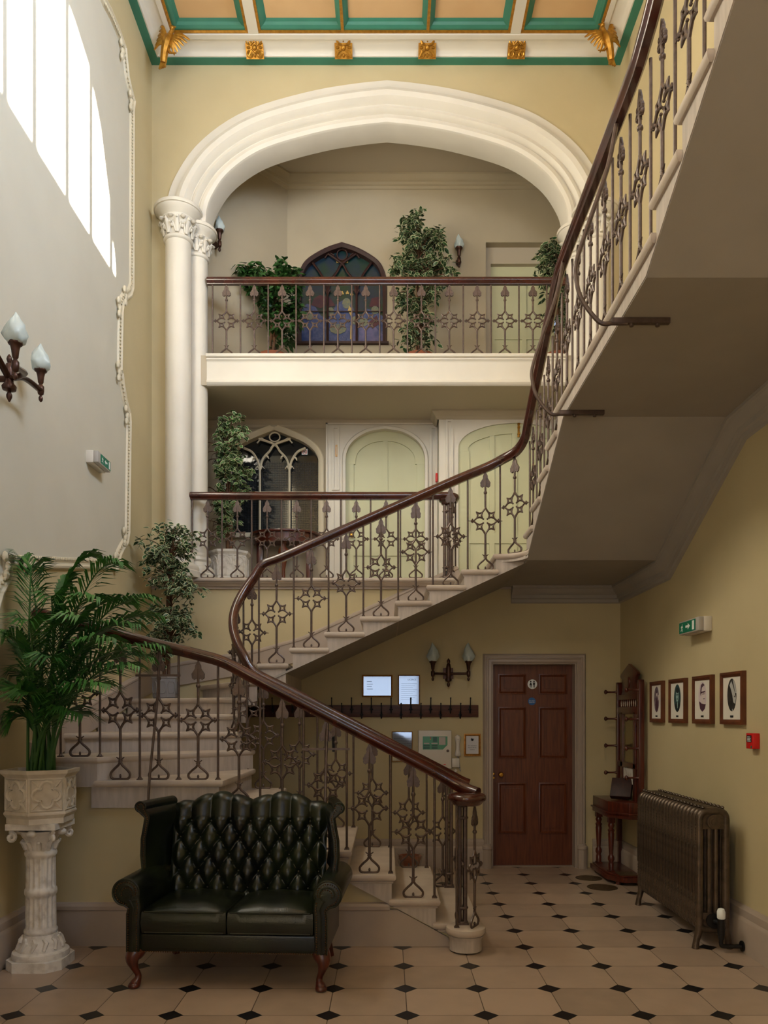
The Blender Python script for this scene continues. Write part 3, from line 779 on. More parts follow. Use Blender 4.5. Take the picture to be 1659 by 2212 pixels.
# ================================================================ iron balustrades
PH = .84
def make_panel():
    m = MB(); y = 0
    hl_ = [(0, .115), (-.012, .09), (-.035, .07), (-.054, .052), (-.065, .036), (-.062, .016), (-.048, .006), (-.022, .004), (0, .006)]
    q = spline([(x, 0, z) for x, z in hl_], 3)
    m.tube(q, .0085, 6); m.tube([(-p.x, 0, p.z) for p in q], .0085, 6)
    m.ball((0, 0, .022), (.008, .008, .014), 6, 4)
    m.tube([(-.027, 0, .137), (-.012, 0, .126), (0, 0, .13), (.012, 0, .126), (.027, 0, .137)], [.003, .006, .010, .006, .003], 6)
    m.tube([(-.014, 0, .112), (0, 0, .122), (.014, 0, .112)], .005, 5)
    zc = .42
    m.tube([(0, 0, .10), (0, 0, zc-.115)], .0095, 8)
    m.tube([(0, 0, zc+.108), (0, 0, .715)], .0088, 8)
    for sx in (-1, 1):
        for sz in (-1, 1):
            cx_, cz_ = sx*.05, zc+sz*.048
            a = .031
            cs = [(cx_+a*i, cz_+a*j) for i, j in ((-1, -1), (1, -1), (1, 1), (-1, 1))]
            for i in range(4):
                p, q2 = cs[i], cs[(i+1) % 4]
                md = ((p[0]+q2[0])/2*.52+cx_*.48, (p[1]+q2[1])/2*.52+cz_*.48)
                m.tube(spline([(p[0], 0, p[1]), (md[0], 0, md[1]), (q2[0], 0, q2[1])], 3), [.0035, .006, .008, .0085, .008, .006, .0035], 6)
            m.tube(spline([(0, 0, zc+sz*.115), (sx*.012, 0, zc+sz*.092), (sx*.032, 0, zc+sz*.066)], 2), .0085, 6)
            m.tube(spline([(sx*.112, 0, zc), (sx*.092, 0, zc+sz*.008), (sx*.070, 0, zc+sz*.03)], 2), .0075, 6)
            m.tube([(sx*.034, 0, zc+sz*.034), (sx*.02, 0, zc+sz*.019)], .005, 5)
            m.ball((sx*.018, 0, zc+sz*.017), .0085, 6, 4)
        m.ball((sx*.118, 0, zc), (.010, .011, .013), 7, 4)
        m.ball((sx*.112, 0, zc+.013), .007, 6, 4); m.ball((sx*.112, 0, zc-.013), .007, 6, 4)
        m.tube([(sx*.12, 0, zc), (sx*.147, 0, zc)], .0035, 5)
    m.lathe([(.008, .645), (.014, .652), (.016, .66), (.014, .668), (.008, .675)], (0, 0, 0), 8)
    # leaf finial
    out = [(0, .842), (.010, .818), (.021, .792), (.019, .786), (.026, .772), (.044, .744), (.043, .735), (.038, .715), (.026, .702), (.012, .712), (0, .70)]
    poly = out+[(-x, z) for x, z in out[-2:0:-1]]
    m.prism(poly, 'y', -.007, .007)
    m.tube([(0, -.002, .70), (0, -.003, .835)], [.009, .004], 6); 
    for s in (-1, 1):
        for cx_, cz_, rr in ((.026, .722, .013), (.020, .757, .011)):
            m.tube([(s*cx_+rr*math.cos(t), 0, cz_+rr*math.sin(t)) for t in [i*PI/4 for i in range(8)]], .0055, 5, True, flat=1.9)
        m.tube([(s*.002, 0, .775), (s*.016, 0, .785), (s*.018, 0, .80), (0, 0, .835)], .004, 5, flat=1.8)
        m.tube([(s*.01, 0, .735), (s*.03, 0, .745), (s*.044, 0, .742)], .004, 5, flat=1.8)
    return m.mesh('baluster_panel', 'iron', 50)
def make_bar():
    m = MB()
    m.tube([(0, 0, 0), (0, 0, 1)], .0082, 8)
    m.prism([(-.017, -.017), (.017, -.017), (.017, .017), (-.017, .017)], 'z', 0, .008); 
    m.lathe([(.016, .008), (.012, .018), (.009, .022)], (0, 0, 0), 4)
    return m.mesh('baluster_bar', 'iron', 50)
PANEL, BAR = make_panel(), make_bar()
def panel(par, x, y, z0, z1, rz=0): inst(PANEL, 'baluster_panel', par, (x, y, z0), rz, (1, 1, (z1-z0)/PH))
def bar(par, x, y, z0, z1, rz=0): inst(BAR, 'baluster_bar', par, (x, y, z0), rz, (1, 1, z1-z0))
hp = [(-.018, -.042), (.018, -.042), (.02, -.028), (.033, -.018), (.038, -.002), (.036, .014), (.026, .028), (.012, .036), (-.012, .036), (-.026, .028), (-.036, .014), (-.038, -.002), (-.033, -.018), (-.02, -.028)]
RU = .04                       # underside of the rail below its centre line
def rail1(x):
    pts = [(-2.37, 2.245), (-1.62, 2.045), (-1.28, 1.962), (-1.10, 1.91), (-.95, 1.838), (-.76, 1.734), (.2625, 1.203), (.62, 1.017)]
    for (a, za), (b, zb) in zip(pts, pts[1:]):
        if a <= x <= b: return za+(zb-za)*(x-a)/(b-a)
    return pts[0][1] if x < a else pts[-1][1]
# near side of the lower flight
YR = YN+.035
nb = thing('balustrade', 'iron balustrade with mahogany handrail on the near side of the lowest flight, behind the sofa', 'balustrade', (.518, 5.15, .163))
rp_ = spline([(-2.375, YR, 2.245), (-2.0, YR, 2.147), (-1.62, YR, 2.045), (-1.28, YR, 1.962), (-1.10, YR, 1.91), (-.93, YR, 1.822), (-.76, YR, 1.734), (-.25, YR, 1.47), (.2625, YR, 1.203), (.42, YR-.01, 1.115), (.52, YR-.045, 1.062), (.60, 5.17, 1.035)], 5)
MB().sweep(rp_, hp).build('handrail', 'mahogany_rail', nb, smooth=45)
vol = MB().lathe([(.04, -.055), (.085, -.052), (.10, -.04), (.104, -.03), (.122, -.02), (.128, -.004), (.124, .014), (.105, .026), (.05, .03)], (.525, 5.15, 1.01), 28)
vol.build('handrail_scroll', 'mahogany_rail', nb, smooth=50)
for k in range(2, 7):
    x = SX[k]-.037; bar(nb, x, YR, SZ[k], rail1(x)-RU)
    x = SX[k]-.18; panel(nb, x, YR, SZ[k], rail1(x)-RU)
for px, kind in ((471, 'b'), (428, 'p'), (386, 'b'), (343, 'p'), (302, 'b'), (260, 'p')):
    x = (px-CX)/F*YR; (bar if kind == 'b' else panel)(nb, x, YR, SZ[7], rail1(x)-RU)
for x, kind in ((-1.935, 'b'), (-2.07, 'p'), (-2.20, 'b'), (-2.285, 'p'), (-2.375, 'b')):
    if x == -2.285: continue
    (bar if kind == 'b' else panel)(nb, x, YR, SZ[8], rail1(x)-RU)
def newel(par, x, y, z0, z1):
    m = MB()
    for dx, dy in ((.018, .018), (-.018, .018), (.018, -.018), (-.018, -.018)):
        m.tube([(x+dx, y+dy, z0), (x+dx, y+dy, z1)], .014, 8)
    for z in (z0+.004, z0+.10, z1-.10, z1-.02):
        m.lathe([(.034, z), (.040, z+.006), (.040, z+.014), (.034, z+.02)], (x, y, 0), 10)
    m.box(x-.04, x+.04, y-.04, y+.04, z0, z0+.015)
    m.build('newel_post', 'iron', par, smooth=45)
newel(nb, .50, 5.20, SZ[1], .96)
bar(nb, .455, 5.11, SZ[1], .965)
panel(nb, .575, 5.13, SZ[1], .955, R(62)); panel(nb, .48, 5.26, SZ[1], .97, R(100))
def stay(par, pts, r=.009):
    MB().tube(spline(pts, 6), r, 7).build('iron_stay', 'iron', par)
stay(nb, [(-1.575, YN-.02, .72), (-1.575, YN-.08, .80), (-1.57, YN-.075, 1.1), (-1.54, YN-.01, 1.6), (-1.53, YR, 1.99)])
stay(nb, [(-.41, YN+.02, .50), (-.41, YN-.07, .58), (-.41, YN-.07, .9), (-.405, YN-.01, 1.3), (-.40, YR, 1.50)])
for x0, x1, z in ((-1.69, -1.39, 1.81), (-.57, -.25, 1.315)): MB().box(x0, x1, YR-.02, YR-.008, z, z+.015).build('stay_bracket', 'iron', nb)


# the well balustrade: inner side of the lower flight, round the turn, up the second and third flights
wb_ = thing('balustrade', 'long iron balustrade around the stair well, curling at mid-height then climbing to the upper right', 'balustrade', (.5, 6.32, .163))
YA, YE = 6.32, 6.745; TC = (-1.07, (YA+YE)/2); TR = (YE-YA)/2
def rail2(x): return 2.914+.443*(x+.908)
XU = 1.155
def rail3(y):
    pts = [(6.9, 3.75), (6.55, 3.88), (6.39, 3.95), (5.36, 4.47), (5.15, 4.53), (3.62, 4.545), (3.42, 4.60), (1.2, 5.67)]
    for (a, za), (b, zb) in zip(pts, pts[1:]):
        if b <= y <= a: return za+(zb-za)*(a-y)/(a-b)
    return pts[-1][1]
wp = [(.66, YA, 1.0), (.6, YA, 1.025), (.45, YA, 1.105), (.2, YA, 1.235), (-.4, YA, 1.547), (-.8, YA, 1.76)]
zb, zt = 1.90, 2.85
for i in range(0, 9):
    a = -PI/2-PI*i/8
    t = i/8
    wp.append((TC[0]+TR*math.cos(a), TC[1]+TR*math.sin(a), zb+(zt-zb)*(t*1.0)))
wp += [(-.9, YE, rail2(-.9)), (-.4, YE, rail2(-.4)), (.2, YE, rail2(.2)), (.6, YE, rail2(.6)), (.86, YE, 3.69), (1.0, YE-.03, 3.755), (1.10, YE-.10, 3.80), (1.15, YE-.22, 3.86), (XU, 6.39, 3.95), (XU, 5.9, 4.20), (XU, 5.45, 4.425), (XU, 5.28, 4.505), (XU, 5.1, 4.53), (XU, 4.4, 4.535), (XU, 3.7, 4.545), (XU, 3.5, 4.58), (XU, 3.3, 4.66), (XU, 2.5, 5.045), (XU, 1.4, 5.57)]
MB().sweep(spline(wp, 4), hp).build('handrail', 'mahogany_rail', wb_, smooth=45)
for k in range(1, 8):
    x = SX[k]-.037; bar(wb_, x, YA, SZ[k], rail1(x)-RU)
    if k < 7:
        x = SX[k]-.18; panel(wb_, x, YA, SZ[k], rail1(x)-RU)
newel(wb_, .50, YA, SZ[1], .99)
for t, kind in ((.08, 'p'), (.20, 'b'), (.34, 'p'), (.48, 'b'), (.62, 'p'), (.74, 'b'), (.86, 'p')):
    a = -PI/2-PI*t; x, y = TC[0]+TR*math.cos(a), TC[1]+TR*math.sin(a)
    z0 = SZ[8+min(4, int(t*5))]; zr = zb+(zt-zb)*t-RU
    (bar if kind == 'b' else panel)(wb_, x, y, z0, zr, a+PI/2)
for k in range(13, 21):
    xb = -1.104+.3*(k-13); xp = -.952+.3*(k-13)
    if k < 20:
        bar(wb_, xb, YE, SZ[k], rail2(xb)-RU); panel(wb_, xp, YE, SZ[k], rail2(xp)-RU)
    else:
        bar(wb_, .975, YE, SZ[20], 3.70); panel(wb_, 1.09, YE-.07, SZ[20], 3.755, R(-42))
j = 0
while True:
    yb = 6.545-.3*j; yp = yb-.15
    if yp < 1.5: break
    bar(wb_, XU+.04, yb, utread(yb), rail3(yb)-RU); panel(wb_, XU+.04, yp, utread(yp), rail3(yp)-RU, PI/2)
    j += 1
for y in (5.085, 3.905):
    st = MB().tube(spline([(XU-.01, y, 4.50), (1.10, y, 4.28), (1.0, y, 3.985), (.945, y, 3.81), (.945, y, 3.72), (.975, y, 3.62), (1.06, y, 3.513), (1.13, y, 3.507), (1.2, y, 3.507)], 5), .0115, 8)
    st.box(1.12, 1.41, y-.014, y+.014, 3.503, 3.529)
    for x in (1.22, 1.35): st.lathe([(.011, 3.49), (.011, 3.505)], (x, y, 0), 8)
    st.build('iron_stay', 'iron', wb_)
# landing balustrade
YLd = YB-.055
lb = thing('balustrade', 'straight iron balustrade with mahogany rail along the edge of the lower landing', 'balustrade', (-.6, YLd, 2.93))
lr = spline([(-2.04, YLd, 3.765), (-1.2, YLd, 3.765), (.3, YLd, 3.765), (.58, YLd, 3.765), (.66, YLd+.02, 3.765), (.70, YLd+.07, 3.765), (.70, YLd+.14, 3.765)], 5)
MB().sweep(lr, hp).build('handrail', 'mahogany_rail', lb, smooth=45)
for k in range(9):
    bar(lb, -1.965+.3*k, YLd, 2.932, 3.725)
    if k < 8: panel(lb, -1.81+.3*k, YLd, 2.932, 3.725)
newel(lb, .60, YLd+.02, 2.932, 3.70); panel(lb, .66, YLd+.02, 2.932, 3.725, R(40)); bar(lb, .70, YLd+.10, 2.932, 3.725)
MB().lathe([(.03, 3.67), (.05, 3.68), (.055, 3.70), (.075, 3.71), (.08, 3.73)], (.60, YLd+.02, 0), 16).build('newel_cap', 'mahogany_rail', lb)
# gallery balustrade
YGb = YB+.10
gb = thing('balustrade', 'straight iron balustrade with mahogany rail across the upper gallery under the big arch', 'balustrade', (0, YGb, GF))
MB().sweep([(-1.85, YGb, 6.02), (0, YGb, 6.02), (1.83, YGb, 6.02)], hp).build('handrail', 'mahogany_rail', gb, smooth=45)
for k in range(12):
    x = -1.652+.2866*k; panel(gb, x, YGb, GF, 5.98)
    bar(gb, x-.1433, YGb, GF, 5.98)
bar(gb, -1.652+.2866*12-.1433, YGb, GF, 5.98)
# ================================================================ columns of the arch
def column(x, y, z0, z1, r, cap, label, group=None):
    t = thing('column', label, 'column', (x, y, z0), group)
    m = MB().lathe([(r, z0+.28), (r, z1-cap*.98)], (x, y, 0), 32); m.build('shaft', 'trim_white', t)
    m = MB().lathe([(r*1.75, z0), (r*1.75, z0+.06), (r*1.6, z0+.075), (r*1.65, z0+.10), (r*1.55, z0+.13), (r*1.25, z0+.15), (r*1.2, z0+.19), (r*1.35, z0+.21), (r*1.3, z0+.24), (r*1.05, z0+.26), (r, z0+.285)], (x, y, 0), 32)
    m.build('base', 'trim_white', t)
    zb = z1-cap
    m = MB().lathe([(r*.98, zb-.01), (r*1.12, zb), (r*1.16, zb+.015), (r*1.1, zb+.03), (r*1.0, zb+.035), (r*1.02, zb+cap*.25), (r*1.18, zb+cap*.5), (r*1.32, zb+cap*.60), (r*1.36, zb+cap*.64), (r*1.30, zb+cap*.67),
                    (r*1.36, zb+cap*.69), (r*1.52, zb+cap*.78), (r*1.75, zb+cap*.85), (r*1.78, zb+cap*.88), (r*1.88, zb+cap*.89), (r*1.90, zb+cap*.97), (r*1.84, zb+cap), (r*1.0, zb+cap)], (x, y, 0), 36)
    m.build('capital', 'trim_white', t, smooth=50)
    lf = MB()
    for j in range(9):                                     # carved leaves and buds round the bell
        a = 2*PI*j/9; ca, sa = math.cos(a), math.sin(a)
        def q(rr, zz, off=0): return Vector((x+rr*ca-off*sa, y+rr*sa+off*ca, zz))
        zz = zb+.04
        lf.tube([q(r*1.06, zz), q(r*1.10, zz+cap*.2), q(r*1.28, zz+cap*.36), q(r*1.42, zz+cap*.42), q(r*1.46, zz+cap*.36)], [.018, .024, .02, .016, .008], 6)
        for s in (-1, 1):
            lf.tube([q(r*1.06, zz+.01, s*.012), q(r*1.14, zz+cap*.18, s*.03), q(r*1.26, zz+cap*.28, s*.045), q(r*1.30, zz+cap*.22, s*.055)], [.010, .012, .012, .006], 5)
        a2 = a+PI/9; p = Vector((x+r*1.16*math.cos(a2), y+r*1.16*math.sin(a2), zz+cap*.2))
        lf.ball(p, .022, 7, 5); lf.ball(p+Vector((.03*math.cos(a2), .03*math.sin(a2), cap*.24)), (.03, .03, .016), 6, 4)
    lf.build('capital_leaves', 'trim_white', t, smooth=60)
for s, nm in ((-1, 'left'), (1, 'right')):
    column(s*2.107, 7.90, 2.93, 6.64, .127, .33, f'taller white round column with leaf capital, front one of the {nm} pair')
    column(s*1.966, 8.10, 2.93, 6.56, .108, .31, f'slimmer white round column, rear inner one of the {nm} pair')

# ================================================================ gilded ceiling ornaments
def boss(px, k, label):
    p = P(px, 103, 7.80)
    t = thing('ceiling_boss', label, 'ornament', p, 'gilded square bosses on the cornice')
    m = MB()
    h = .088
    m.box(-h, h, -.012, .012, -h, h)
    for sx in (-1, 1):
        for sz in (-1, 1):
            if k:
                m.tube([(sx*.05+.024*math.cos(a), -.02, sz*.05+.026*math.sin(a)) for a in [i*PI/5 for i in range(10)]], .010, 6, True)
                m.tube([(sx*.07, -.016, sz*.08), (sx*.03, -.022, sz*.02), (0, -.03, sz*.05)], [.006, .012, .006], 5)
            else:
                m.tube([(sx*.02, -.018, sz*.02), (sx*.05, -.026, sz*.03), (sx*.075, -.018, sz*.07), (sx*.04, -.02, sz*.075), (sx*.02, -.018, sz*.05)], [.008, .014, .012, .010, .006], 6)
    for s in (-1, 1):
        m.ball((s*.06, -.02, 0), (.02, .014, .012), 7, 4); m.ball((0, -.02, s*.06), (.012, .014, .02), 7, 4)
    m.ball((0, -.022, 0), (.024, .02, .024), 8, 5)
    me = m.mesh('boss', 'gold', 45)
    o = bpy.data.objects.new('rosette', me); COL.objects.link(o); o.parent = t; o.rotation_euler = (R(38), 0, 0)
    return t
boss(550, 1, 'leftmost gilded square boss on the white cornice, with four loops')
boss(742, 0, 'gilded square boss with flower pattern, second from the left on the cornice')
boss(923, 0, 'gilded square boss with flower pattern, second from the right on the cornice')
boss(1116, 1, 'rightmost gilded square boss on the white cornice, with four loops')
def bird(px, py, s, label):
    p = P(px+s*10, py, 7.60)
    t = thing('gilded_bird', label, 'ornament', p, 'gilded birds in the cornice corners')
    b = MB().tube(spline([(-s*.045, -.0, -.17), (-s*.03, -.02, -.09), (0, -.035, 0), (s*.03, -.04, .06), (s*.05, -.05, .10)], 4), [.03, .034, .036, .036, .038, .04, .044, .046, .048, .046, .042, .036, .030, .024, .022, .02, .018], 8)
    b.ball((s*.055, -.055, .118), (.026, .028, .024), 8, 5); b.tube([(s*.07, -.065, .12), (s*.10, -.075, .112)], [.012, .003], 6)
    b.build('body', 'gold', t, local=True)
    tl = MB()
    for k in range(4): tl.tube([(-s*.03, -.01, -.08), (-s*(.03+.018*k), .0, -.21-.006*k)], [.014, .011], 5)
    tl.build('tail', 'gold', t, local=True)
    for sd in (0, 1):
        wgm = MB()
        for k in range(6):
            if sd == 0:
                tip = Vector((-s*(.075+.012*k), .0, .18-.045*k)); root = Vector((-s*.005, -.03, .05-.015*k))
            else:
                tip = Vector((s*(.215-.03*k), -.01, .045-.03*k)); root = Vector((s*.03, -.04, .035-.012*k))
            md = (tip+root)/2+Vector((0, -.02, .028))
            wgm.tube(spline([root, md, tip], 4), [.012, .016, .018, .019, .018, .016, .014, .011, .006], 6, flat=.6)
        wgm.build('wing', 'gold', t, local=True)
    lg = MB()
    for k in (0, 1): lg.tube([(s*.0, -.03, -.06), (s*(.03+.02*k), -.04, -.11), (s*(.07+.02*k), -.03, -.10)], [.012, .009, .005], 5)
    lg.build('claw', 'gold', t, local=True)
bird(353, 98, 1, 'gilded bird with raised wings in the left corner of the ceiling cornice')
bird(1320, 92, -1, 'gilded bird with raised wings in the right corner of the ceiling cornice')

# ================================================================ sofa
so_ = thing('wingback_sofa', 'dark green buttoned leather wingback two-seat sofa with scrolled arms', 'sofa', (-.905, 4.40, 0), None, R(-3.0))
def sb(m, name, mt, **k): return m.build(name, mt, k.pop('parent', so_), local=True, **k)
base = MB().box(-.52, .52, .02, .58, .205, .315); sb(base, 'seat_base', 'leather', bevel=.018, seg=3)
# seat cushions
def cushion(x0, x1):
    NX, NY = 14, 12
    def prof(u): return 1-abs(u)**3.2
    m = MB(); rr = []
    y0, y1, zb, zt = .012, .53, .315, .435
    cx_, hw = (x0+x1)/2, (x1-x0)/2-.004
    top = []
    for j in range(NY+1):
        for i in range(NX+1):
            u, v = -1+2*i/NX, -1+2*j/NY
            top.append((cx_+u*hw, y0+(y1-y0)*j/NY, zt+.05*prof(u)**.8*prof(v)**.8+.004*math.sin(9*u+3*v)*prof(u)*prof(v)))
    n0 = len(top); W = NX+1
    bot = [(x, y, zb) for x, y, z in top]
    vs = top+bot; fs = []
    for j in range(NY):
        for i in range(NX):
            a = j*W+i; fs.append((a, a+1, a+W+1, a+W)); fs.append((n0+a, n0+a+W, n0+a+W+1, n0+a+1))
    ed = [i for i in range(NX)]+[j*W+NX for j in range(NY)]+[NY*W+NX-i for i in range(NX)]+[(NY-j)*W for j in range(NY)]
    mid = []
    for q, e in enumerate(ed):
        x, y, z = top[e]; dx, dy = x-cx_, y-(y0+y1)/2
        vs.append((x+(.010 if abs(dx) > hw*.98 else 0)*(1 if dx > 0 else -1)*.4, y-(.012 if abs(y-y0) < 1e-5 else 0), (zb+zt)/2))
    nE = len(ed)
    for q in range(nE):
        a, b = ed[q], ed[(q+1) % nE]; c, d = 2*n0+q, 2*n0+(q+1) % nE
        fs.append((a, c, d, b)); fs.append((c, n0+a, n0+b, d))
    m.add(vs, fs)
    o = sb(m, 'seat_cushion', 'leather', smooth=55)
    pp_ = MB()
    for z in (zt+.0, zb+.004):
        pp_.tube([(x0+.006, y1*.6, z), (x0+.006, y0+.012, z), (x0+.018, y0-.0, z), (x1-.018, y0-.0, z), (x1-.006, y0+.012, z), (x1-.006, y1*.6, z)], .0055, 6)
    sb(pp_, 'piping', 'leather', parent=o)
cushion(-.492, -.002); cushion(.002, .492)
# deep-buttoned back
def ztop(x):
    q = spline([(-.50, 0, .0), (-.40, 0, .008), (-.30, 0, .045), (-.20, 0, .062), (-.10, 0, .045), (0, 0, .022), (.10, 0, .045), (.20, 0, .062), (.30, 0, .045), (.40, 0, .008), (.50, 0, 0)], 4)
    for p, r_ in zip(q, q[1:]):
        if p.x <= x <= r_.x: return .982+p.z+(r_.z-p.z)*(x-p.x)/(r_.x-p.x)
    return .982
NX, NV = 150, 120
PXB, ZA, ZP = .128, .872, .204
m = MB(); vs = []
for j in range(NV+1):
    v = j/NV
    for i in range(NX+1):
        x = -.495+.99*i/NX
        zt = ztop(x)
        zt2 = zt-.055
        if v < .82:
            z = .42+(zt2-.42)*v/.82; y = .50+.13*(z-.42)/.6; nx, ny, nz = 0, -1, .2
        else:
            a = (v-.82)/.18*PI*.95
            yc = .50+.13*(zt2-.42)/.6+.06
            z = zt2+.055*math.sin(a); y = yc-.06*math.cos(a); nx, ny, nz = 0, -math.cos(a), math.sin(a)
        p = x/PXB; q = (z-ZA)/ZP
        a_, b_ = abs(math.sin(PI*(p+q))), abs(math.sin(PI*(p-q)))
        pil_ = (a_*b_)**.55
        btn = math.exp(-(a_*a_+b_*b_)*5.0)
        h1 = .038*pil_-.020*btn
        ch = abs(math.sin(PI*p))
        h2 = .024*ch**.7
        if j and v >= .82: h2 *= max(.0, 1-(v-.82)/.18*.7)
        t = min(1, max(0, (z-ZA)/.035)); t = t*t*(3-2*t)
        if v >= .82: t = 1
        if z < ZA and z > ZA-.001: pass
        hh = h1*(1-t)+h2*t
        if q > -.02: hh -= .018*math.exp(-((p-round(p))*PXB/.018)**2-((z-ZA)/.02)**2)*t
        e = 1-max(0, (abs(x)-.452)/.043)
        hh *= max(0, min(1, e))
        vs.append((x+nx*hh, y+ny*hh, z+nz*hh))
W = NX+1
m.add(vs, [(j*W+i, j*W+i+1, (j+1)*W+i+1, (j+1)*W+i) for j in range(NV) for i in range(NX)])
bk = sb(m, 'backrest', 'leather', smooth=70)
m = MB().prism([(-.475, .25), (.475, .25)]+[(x/100, ztop(x/100)-.04) for x in range(47, -48, -5)], 'y', .64, .70); sb(m, 'back_panel', 'leather_dark', smooth=20)
btn = MB().ball((0, 0, 0), (.011, .007, .011), 10, 5).mesh('button', 'leather', 60)
for r_ in range(5):
    z = ZA-ZP*.5*r_
    for i in range(7 if r_ % 2 == 0 else 8):
        x = (i-3)*PXB if r_ % 2 == 0 else (i-3.5)*PXB
        if abs(x) > .46: continue
        o = bpy.data.objects.new('button', btn); COL.objects.link(o); o.parent = so_
        o.location = (x, .50+.13*(z-.42)/.6+.016, z)
# arms, wings, legs
nail = lambda mb, pts, y, r=.0042: [mb.ball((x, y, z), r, 5, 3) for x, z in pts]
def along(poly, step):
    out = []; carry = 0
    for a, b in zip(poly, poly[1:]):
        a, b = Vector(a), Vector(b); d = (b-a).length
        t = carry
        while t < d: out.append(tuple(a+(b-a)*t/d)); t += step
        carry = t-d
    return out
for s in (-1, 1):
    sc_ = arc(.575, .545, .082, -60, 200, 18)
    sil = [(.50, .205), (.57, .205), (.572, .42), (.565, .455), (.588, .472)]+sc_[1:]+[(.495, .50), (.49, .46), (.492, .42)]
    m = MB().prism([(s*x, z) for x, z in sil], 'y', .0, .60)
    ar = sb(m, 'arm', 'leather', bevel=.012, seg=3, smooth=50)
    m = MB()
    ctr = arc(.575, .545, .064, -50, 195, 16)
    spi = arc(.575, .545, .064, 195, -60, 14)+arc(.565, .54, .035, -70, -200, 8)
    out_ = [(.562, .215), (.562, .42), (.556, .45), (.575, .478)]+arc(.575, .545, .060, -55, 190, 14)+arc(.566, .54, .034, 190, -30, 10)
    inn_ = [(.512, .215), (.512, .42), (.506, .46), (.512, .50)]
    nail(m, along([(s*x, z) for x, z in out_], .0135), -.003); sb(m, 'nail_trim', 'nail_brass', parent=ar); m = MB(); nail(m, along([(s*x, z) for x, z in inn_], .0135), -.003)
    sb(m, 'nail_trim', 'nail_brass', parent=ar)
    m = MB().tube([(s*x, .001, z) for x, z in [(.568, .21), (.568, .425), (.56, .455), (.583, .472)]+arc(.575, .545, .076, -58, 198, 18)], .006, 6)
    m.tube([(s*x, .001, z) for x, z in [(.538, .21), (.538, .42), (.532, .46), (.55, .50)]+arc(.572, .545, .042, -110, -380, 16)], .006, 6)
    sb(m, 'piping', 'leather', parent=ar)
    # wing: a thin padded sheet from its scrolled front edge back to the buttoned back
    wf_ = [(.578, .60), (.588, .70), (.585, .80), (.570, .88), (.562, .93), (.575, .965)]
    sec = []
    for k, (yy, dx, th) in enumerate(((.30, 0, .028), (.315, 0, .036), (.42, -.02, .034), (.54, -.045, .032), (.66, -.078, .03))):
        ring_o = [(x+dx+th*.55, z) for x, z in wf_]
        scr = arc(.603+dx, .995, .034, -75, 205, 12)
        ring_i = [(x+dx-th*.55, z) for x, z in wf_[::-1]]
        ring_i[0] = (.553+dx, .965)
        loop = ring_o[:-1]+scr+ring_i
        sec.append([(s*x, yy, z) for x, z in loop])
    m = MB().rings(sec); wg = sb(m, 'wing', 'leather', smooth=55)
    m = MB(); nail(m, along([(s*(x-.004), z) for x, z in wf_[:-1]]+[(s*x, z) for x, z in arc(.600, .995, .020, 215, -60, 10)], .0135), .297); sb(m, 'nail_trim', 'nail_brass', parent=wg)
    m = MB().tube([(s*(x+.012), .303, z) for x, z in wf_[:-1]]+[(s*x, .303, z) for x, z in arc(.603, .995, .031, -75, 190, 12)], .006, 6); sb(m, 'piping', 'leather', parent=wg)
    # front cabriole leg, plain rear leg
    x = s*.525
    m = MB().tube(spline([(x, .06, .215), (x+s*.022, .03, .165), (x+s*.012, .035, .11), (x-s*.004, .05, .06), (x+s*.006, .03, .022), (x+s*.012, .018, .008)], 4), [.05, .05, .048, .045, .041, .036, .031, .026, .022, .019, .018, .0175, .018, .020, .024, .028, .031, .031, .030, .028, .02], 10)
    m.lathe([(.022, 0.0), (.032, .006), (.034, .018), (.026, .03)], (x+s*.01, .02, 0), 12)
    sb(m, 'leg', 'mahogany', smooth=60)
    m = MB().tube([(s*.49, .60, .22), (s*.495, .63, .10), (s*.505, .67, 0.0)], [.03, .026, .024], 4); sb(m, 'leg', 'mahogany')
m = MB(); nail(m, along([(-.51, .212), (.51, .212)], .0135), .004); sb(m, 'nail_trim', 'nail_brass')

# ================================================================ pedestal, palm
PXc, PYc = -2.15, 4.86
pd = thing('plaster_pedestal', 'white plaster fluted pedestal with scrolled capital carrying the palm planter', 'pedestal', (PXc, PYc, 0))
m = MB()
m.prism([(PXc+a, PYc+b) for a, b in [(-.17, -.10), (-.10, -.17), (.10, -.17), (.17, -.10), (.17, .10), (.10, .17), (-.10, .17), (-.17, .10)]], 'z', 0, .06)
m.lathe([(.165, .06), (.17, .075), (.165, .095), (.14, .105), (.135, .12), (.125, .14), (.105, .18), (.098, .20)], (PXc, PYc, 0), 24)
for j in range(12):
    a = 2*PI*j/12; m.tube([(PXc+.135*math.cos(a), PYc+.135*math.sin(a), .115), (PXc+.118*math.cos(a+.15), PYc+.118*math.sin(a+.15), .16), (PXc+.108*math.cos(a), PYc+.108*math.sin(a), .185)], [.012, .016, .008], 6)
m.build('base', 'plaster_white', pd, smooth=35)
m = MB(); rr = []
nf = 16
def flute(r, z, dep):
    return [(PXc+(r-dep*(.5-.5*math.cos(2*PI*i/6)))*math.cos(2*PI*(i/6+k)/nf), PYc+(r-dep*(.5-.5*math.cos(2*PI*i/6)))*math.sin(2*PI*(i/6+k)/nf), z) for k in range(nf) for i in range(6)]
for z, r, d in ((.20, .094, 0), (.21, .098, 0), (.225, .098, 0), (.235, .09, 0), (.245, .09, .0), (.26, .09, .012), (.42, .088, .012), (.435, .088, 0), (.445, .094, 0), (.46, .096, 0), (.475, .094, 0), (.485, .087, 0), (.50, .087, .012), (.66, .086, .012), (.675, .086, 0), (.685, .093, 0), (.70, .095, 0), (.715, .09, 0), (.72, .086, 0)):
    rr.append(flute(r, z, d))
m.rings(rr); m.build('shaft', 'plaster_white', pd, smooth=50)
m = MB()
